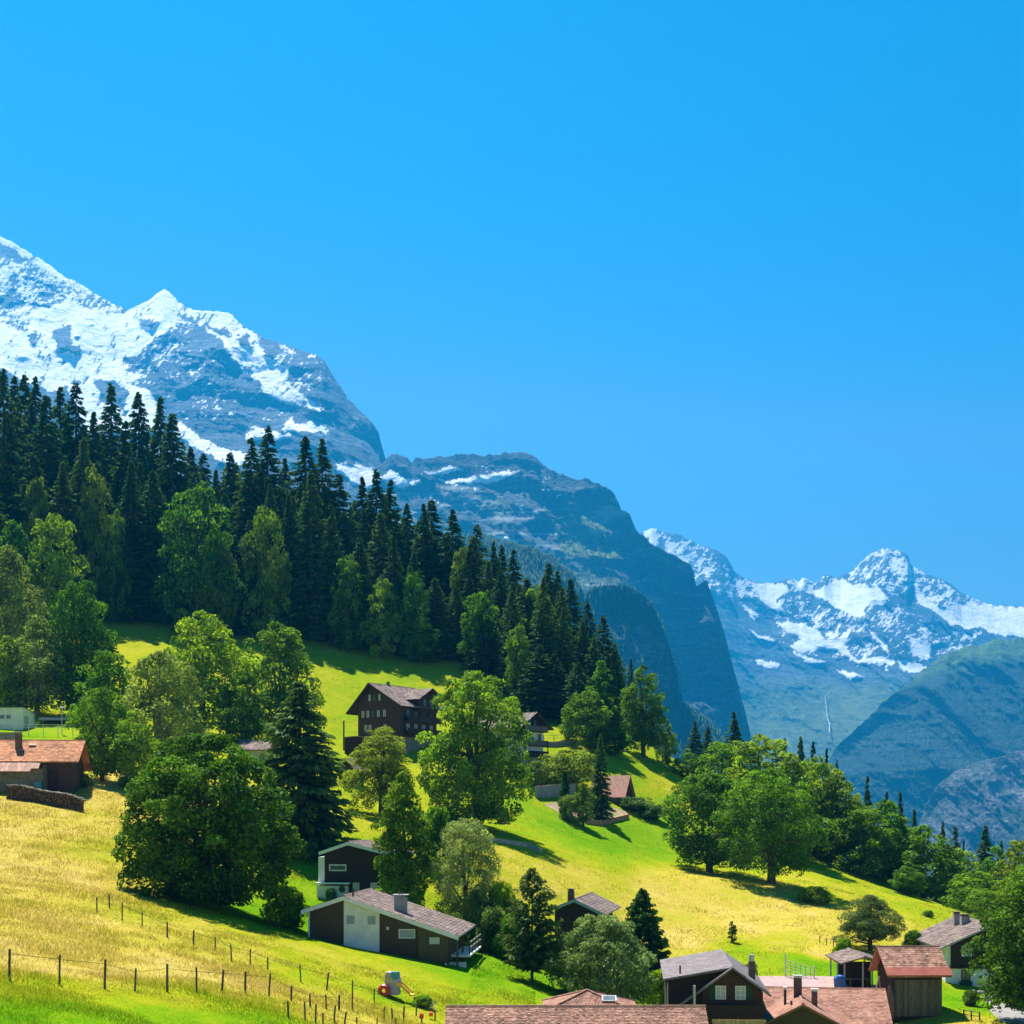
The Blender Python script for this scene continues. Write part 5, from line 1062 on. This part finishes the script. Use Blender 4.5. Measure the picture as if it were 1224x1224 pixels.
# ------------------------------------------------------------------ fences, firewood, garden things
def post_fence(name, label, posts, r=.055, wire=True):
    P0 = []
    for (u, vt, vb_) in posts:
        Y = hit(u, vb_); X = (u-CX)/F*Y; P0.append((X, Y, gz(X, Y), max((vb_-vt)/F*Y, .7)))
    o = empty(name, (P0[0][0], P0[0][1], P0[0][2])); tag(o, label, "fence"); base = Vector(o.location)
    rg = random.Random(len(posts)); tops = []
    for (X, Y, z, hh) in P0:
        lean = Vector((rg.gauss(0, .05), rg.gauss(0, .04), 0)); p = Vector((X, Y, z))-base; rr = r*rg.uniform(.8, 1.15)
        b = MB(); b.tube([p-Z*.4, p+Z*hh*.5+lean*hh*.5, p+Z*hh+lean*hh, p+Z*(hh+.03)+lean*hh], [rr, rr*.95, rr*.9, rr*.4], 7); b.build("post", M['post_wood'], o); tops.append(p+Z*hh*.85+lean*hh*.85)
    if wire:
        b = MB(); b.tube(tops, [.012]*len(tops), 4); b.build("wire", M['dark_metal'], o)
    return o
post_fence("post_fence", "lower wooden post fence between straw meadow and green bank, bottom left", [(11,1135,1172),(71,1142,1177),(125,1148,1183),(161,1158,1185),(200,1154,1187),(235,1158,1188),(265,1160,1187),(293,1162,1188),(321,1164,1191),(348,1179,1197),(371,1190,1204),(390,1190,1207),(405,1190,1209)])
post_fence("post_fence", "upper wooden post fence running down the straw slope past the big tree", [(116,1073,1090),(131,1070,1086),(146,1080,1101),(170,1090,1108),(200,1102,1120),(231,1112,1131),(257,1120,1137),(277,1129,1149),(299,1135,1154),(320,1145,1160),(360,1155,1175),(390,1163,1184),(421,1173,1209),(447,1182,1198),(482,1203,1221),(497,1204,1215)], .05)
post_fence("post_fence", "row of short close posts at the bottom edge left of the clay roof", [(345,1198,1218),(365,1198,1220),(377,1201,1225),(386,1213,1230),(399,1203,1224),(411,1210,1230),(427,1216,1234),(450,1218,1234),(459,1209,1220),(469,1208,1221),(474,1220,1234)], .045, False)
post_fence("post_fence", "short wooden fence posts on the dry slope left of the spreading pine", [(980,1120,1128),(988,1122,1130),(996,1125,1132),(1004,1128,1136)], .05)
def rail_fence(name, label, pts, hh=.9, rails=2, mat='post_wood'):
    Q = []
    for (u, vb_) in pts:
        Y = hit(u, vb_); X = (u-CX)/F*Y; Q.append(Vector((X, Y, gz(X, Y))))
    o = empty(name, Q[0]); tag(o, label, "fence"); base = Q[0]
    for q in Q:
        b = MB(); b.box(-.05, .05, -.05, .05, -.4, hh); c = b.build("post", M[mat], o); c.location = q-base
    for k in range(rails):
        for a, d in zip(Q[:-1], Q[1:]):
            z = Z*hh*(.5+.42*k); b = MB(); b.tube([a-base+z+Vector((0,-.09,0)), d-base+z+Vector((0,-.09,0))], [.035, .035], 5); b.build("rail", M[mat], o)
rail_fence("rail_fence", "wooden rail fence along the track right of the balcony chalet", [(650,886),(662,886),(676,885),(690,884),(703,883)], 1.0)
rail_fence("rail_fence", "small wooden rail fence at the bottom right beside the path", [(1152,1218),(1161,1220),(1171,1222)], .75)
# garden trellis
tr = empty("garden_trellis", P(938, 1171, 131), math.radians(-14)); tag(tr, "white and green garden trellis above the low pink roof", "trellis")
for k in range(2):
    b = MB(); b.box(k*2.6, k*2.6+.1, 0, .1, -1, 2.4 if k == 0 else 1.3); b.build("post", M['white_paint'], tr)
for k in range(7):
    b = MB(); b.tube([(0.1, .03, 1.8-k*.28), (2.6, .03, 1.15-k*.26)], [.02, .02], 4); b.build("slat", M['white_paint'], tr)
for k in range(5):
    b = MB(); b.tube([(.5+k*.45, .08, 1.7-k*.13), (.6+k*.45, .08, -.3)], [.018, .018], 4); b.build("slat", M['shutter'], tr)
# toy slide
ty = empty("toy_slide", P(456, 1189, hit(456, 1189)), math.radians(-12)); tag(ty, "small plastic play tower with yellow slide and red tunnel ring on the meadow", "toy slide"); ty.location.z = gz(ty.location.x, ty.location.y)-.05
b = MB(); b.stack(.62, .4, [(0, (.42, .36)), (.75, (.38, .33)), (.76, (.44, .38)), (1.25, (.38, .34)), (1.42, (.36, .32))]); tb = b.build("tower", M['plastic_grey'], ty)
b = MB(); b.stack(.82, .22, [(.98, (.21, .20)), (1.46, (.20, .19))]); b.build("corner_panel", M['plastic_teal'], ty)
for x in (.38, .58):
    b = MB(); b.box(x, x+.1, .0, .045, .85, 1.12); b.build("cut_out", M['plastic_yellow'], tb)
b = MB(); n = 14
ring = [(.18+.27*math.cos(6.283*i/n), -.1, .28+.27*math.sin(6.283*i/n)) for i in range(n+1)]
b.tube(ring, [.15]*(n+1), 8); b.build("tunnel_ring", M['plastic_red'], ty)
b = MB(); b.add([(.95,.05,.68),(.95,.6,.68),(1.25,.6,.62),(1.25,.05,.62),(1.85,.05,.08),(1.85,.6,.08),(2.05,.6,.06),(2.05,.05,.06)]+[(x, y, z-.09) for x, y, z in [(.95,.05,.68),(.95,.6,.68),(1.25,.6,.62),(1.25,.05,.62),(1.85,.05,.08),(1.85,.6,.08),(2.05,.6,.06),(2.05,.05,.06)]],
      [(0,3,2,1),(3,4,5,2),(4,7,6,5),(8,9,10,11),(11,10,13,12),(12,13,14,15),(0,8,11,3),(3,11,12,4),(4,12,15,7),(1,2,10,9),(2,5,13,10),(5,6,14,13),(0,1,9,8),(7,15,14,6)]); sl_ = b.build("slide", M['plastic_yellow'], ty)
for y in (.02, .6):
    b = MB(); b.obox((.95, y, .62), (.3, 0, -.06), (0, .05, 0), (0, 0, .2)); b.obox((1.25, y, .56), (.6, 0, -.54), (0, .05, 0), (0, 0, .2)); b.build("slide_rim", M['plastic_yellow'], sl_)
# little marker things near the bottom posts
for (u, vt, vb_, mt, nm, lab) in ((504,1212,1224,'plastic_red',"letter_box","small red and white box on a post by the bottom fence"), (520,1210,1220,'plastic_orange',"marker_flag","small orange marker on a dark post beside the clay roof")):
    Y = hit(u, vb_); X = (u-CX)/F*Y; o = empty(nm, (X, Y, gz(X, Y))); tag(o, lab, "marker"); hh = (vb_-vt)/F*Y
    pipe(o, 0, 0, -.3, hh*.45 if mt == 'plastic_red' else hh*1.2, .05, 'post_wood', "post")
    b = MB(); x = 0 if mt == 'plastic_red' else -.24
    b.stack(x, -.07, [(hh*.46, .11), (hh*.9, .12), (hh, .07)]); b.build("box", M[mt], o)
rk = empty("garden_rake_rack", P(503, 1204, hit(503, 1204)), math.radians(-20)); rk.location.z = gz(rk.location.x, rk.location.y); rk.name = "picket_rack"; tag(rk, "low white picket row on the grass beside the dark low shrub", "picket row")
for k in range(9):
    b = MB(); b.box(k*.1, k*.1+.04, 0, .03, -.2, .42); b.build("picket", M['white_paint'], rk)
b = MB(); b.box(-.03, .9, .032, .06, .1, .15); b.build("rail", M['white_paint'], rk)

# firewood stack
ws = empty("firewood_stack", P(8, 950, 144), math.radians(0)); tag(ws, "long stack of split firewood in front of the rusty-roofed barn", "firewood")
base = Vector(ws.location); rg = random.Random(11); b = MB(); L = 8.1
xw = 0.0
while xw < L:
    Yw = 144-1.2*(xw/L)**2; wx = base.x+xw; zg = gz(wx, Yw); hh = 1.3+.1*math.sin(xw*1.3)+rg.uniform(-.12, .12)-.15*(xw/L); z = -.1
    while z < hh:
        r = rg.uniform(.055, .09); x = xw+rg.uniform(-.03, .03)
        b.tube([(x, Yw-base.y+rg.uniform(-.05, .05), zg-base.z+z+r), (x+rg.uniform(-.02,.02), Yw-base.y+.5, zg-base.z+z+r)], [r, r], 6, rg.random()); z += r*1.85
    xw += .14
o = b.build("stacked_logs", M['log'], ws); o["kind"] = "stuff"
b = MB(); xw = 0
while xw < L:
    Yw = 144-1.2*(xw/L)**2; zg = gz(base.x+xw, Yw); hh = 1.38+.1*math.sin(xw*1.3)-.15*(xw/L)
    r = rg.uniform(.05, .085); b.tube([(xw, Yw-base.y+rg.uniform(-.1, .15), zg-base.z+hh+r*.7+rg.uniform(0,.06)), (xw+rg.uniform(.2,.5), Yw-base.y+rg.uniform(.1,.5), zg-base.z+hh+r*.7+rg.uniform(-.03,.06))], [r, r*.8], 6, rg.random()); xw += .09
o = b.build("top_logs", M['pale_log'], ws); o["kind"] = "stuff"

# garden walls and terraces
def wall_run(name, label, pts, hgt, mat, th=.35, cat="wall"):
    Q = [P(u, v, hit(u, v)) for u, v, Y in pts]; o = empty(name, Q[0]); tag(o, label, cat); base = Q[0]; b = MB(); vs = []
    for i, q in enumerate(Q):
        d = (Q[min(i+1, len(Q)-1)]-Q[max(i-1, 0)]); n = Vector((-d.y, d.x, 0)).normalized()*th
        p = q-base; vs += [p-Z*.7, p+Z*hgt, p+Z*hgt+n, p-Z*.7+n]
    fs = [(3,2,1,0), tuple(len(vs)-4+i for i in range(4))]
    for i in range(len(Q)-1): fs += [(i*4+k, i*4+(k+1) % 4, i*4+4+(k+1) % 4, i*4+4+k) for k in range(4)]
    b.add(vs, fs); b.build("masonry", M[mat], o); return o
wall_run("garden_wall", "low red-brown wall edging the terraced garden under the slim spruce", [(700,985,203),(718,987,202),(735,983,203),(752,979,205)], .75, 'rust_metal')
wall_run("garden_wall", "olive retaining wall below the low fruit tree in the terraced garden", [(641,955,214),(665,953,214),(688,951,214)], 1.9, 'concrete')
wall_run("garden_wall", "dark retaining wall under the track right of the balcony chalet", [(640,893,236),(662,893,238),(690,890,243)], .9, 'stone')
wall_run("garden_wall", "grey roadside wall at the foot of the tall rounded tree", [(560,1002,172),(600,1008,170),(630,1013,169),(646,1020,167)], .55, 'concrete')
# garden terrace soil
def sheet(name, label, pts, mat, kind="structure", lift=.05, cat="ground"):
    V = []
    for (u, v) in pts:
        Y = hit(u, v); X = (u-CX)/F*Y; V.append(Vector((X, Y)))
    n = 14; vs = []; c = sum(V, Vector((0, 0)))/len(V)
    me = bpy.data.meshes.new(name); verts = []; faces = []
    m_ = len(V); rings = 10
    for r in range(rings+1):
        for k in range(m_):
            p = c.lerp(V[k], r/rings); verts.append((p.x, p.y, gz(p.x, p.y)+lift))
    for r in range(rings):
        for k in range(m_):
            a = r*m_+k; bq = r*m_+(k+1) % m_; faces.append((a, bq, bq+m_, a+m_))
    me.from_pydata(verts, [], faces); me.update(); me.materials.append(M[mat])
    tag(link(name, me), label, cat, kind=kind)
sheet("garden_bed", "bare sandy garden terrace under the slim spruce", [(650,962),(672,958),(690,960),(712,966),(735,966),(752,972),(740,980),(715,984),(695,980),(668,972)], 'soil')
sheet("path", "pale stony path under the large right edge tree", [(1176,1196),(1190,1198),(1224,1206),(1240,1216),(1224,1226),(1196,1222),(1182,1208)], 'path')
rgs = random.Random(4)
for k in range(18):
    u = rgs.uniform(1160, 1222); v = 1186+(u-1160)*.30+rgs.uniform(-3, 7); Y = hit(u, v); X = (u-CX)/F*Y; r = rgs.uniform(.18, .4)
    b = MB(); b.stack(0, 0, [(-.1, (r*.8, r*.7)), (r*.35, (r, r*.8)), (r*.8, (r*.7, r*.6)), (r, (r*.3, r*.3))], n=6, rot=rgs.random()*3); o = b.build("boulder", M['path']); o.location = (X, Y, gz(X, Y))
    tag(o, "pale grey boulder among the loose stones edging the path under the right tree", "boulder", "stones along the path")

# ------------------------------------------------------------------ grass blades
rng = np.random.default_rng(77)
def blades(n, yr, ur, hgt, wid, seed):
    rng = np.random.default_rng(seed)
    Y = yr[0]*(yr[1]/yr[0])**rng.uniform(0, 1, n); u = rng.uniform(ur[0], ur[1], n); X = (u-CX)/F*Y
    cl = vnoise(X/1.3, Y/1.6, None, seed) + .6*vnoise(X/5, Y/5, None, seed+1)
    keep = cl > rng.uniform(-1.1, .7, n); X, Y = X[keep], Y[keep]; n = len(X)
    return X, Y, n
def grass(name, label, n, yr, ur, hgt, wid, seed):
    X, Y, n = blades(n, yr, ur, hgt, wid, seed); rng = np.random.default_rng(seed+9)
    z = ground(X, Y); d = dryness(X, Y)
    h = hgt*rng.uniform(.45, 1.25, n)*(.5+.75*d)*(.75+.5*vnoise(X/3.1, Y/3.1, None, 8))*(1-.75*((X > -16.5) & (X < -3) & (Y > 98) & (Y < 114))); w = wid*rng.uniform(.6, 1.4, n)*(Y/80); a = rng.uniform(0, 6.283, n); lean = rng.normal(0, .35, (n, 2))*h[:,None]
    p = np.stack([X, Y, z-.03], 1); s = np.stack([np.cos(a)*w, np.sin(a)*w, 0*a], 1)
    V = np.stack([p-s, p+s, p+np.stack([lean[:,0], lean[:,1], h], 1)], 1).reshape(-1, 3)
    me = mesh_np(name, V, np.arange(n*3).reshape(-1, 3), 3, [M['blade']], {"dry": ('FACE', np.clip(d+rng.normal(0, .12, n), 0, 1)), "tint": ('FACE', rng.uniform(0, 1, n))})
    tag(link(name, me), label, "grass", kind="stuff")
m, nt, out = new_mat('grass_blade')
gc = grass_color(nt, attr_n(nt, "dry")); gc = mixc(nt, 1.0, gc, ramp(nt, attr_n(nt, "tint"), [(0, (.86,.88,.84)), (1, (1.14,1.12,1.08))]), 'MULTIPLY')
d_ = N(nt, "ShaderNodeBsdfDiffuse"); t_ = N(nt, "ShaderNodeBsdfTranslucent"); nt.links.new(gc, d_.inputs[0]); nt.links.new(gc, t_.inputs[0])
mx = N(nt, "ShaderNodeMixShader"); mx.inputs[0].default_value = .5; nt.links.new(d_.outputs[0], mx.inputs[1]); nt.links.new(t_.outputs[0], mx.inputs[2]); nt.links.new(mx.outputs[0], out.inputs[0]); M['blade'] = m
grass("meadow_grass", "tall straw-coloured and green grass on the near left slope", 380000, (50, 155), (-20, 640), .27, .026, 3)
grass("meadow_grass", "shorter yellow-green grass on the meadow in the middle and right", 230000, (105, 300), (360, 1230), .22, .028, 4)

# ------------------------------------------------------------------ haze
hz = MB(); hz.box(-6750, 6750, -380, 11250, VALLEY-60, 2700)
m, nt, out = new_mat('haze')
pv = N(nt, "ShaderNodeVolumePrincipled"); pv.inputs["Color"].default_value = HAZE_COLOR; pv.inputs["Density"].default_value = HAZE_DENSITY; pv.inputs["Anisotropy"].default_value = 0.35
nt.links.new(pv.outputs[0], out.inputs["Volume"])
o = hz.build("haze", m); tag(o, "pale blue summer haze filling the valley air", "haze", kind="stuff")
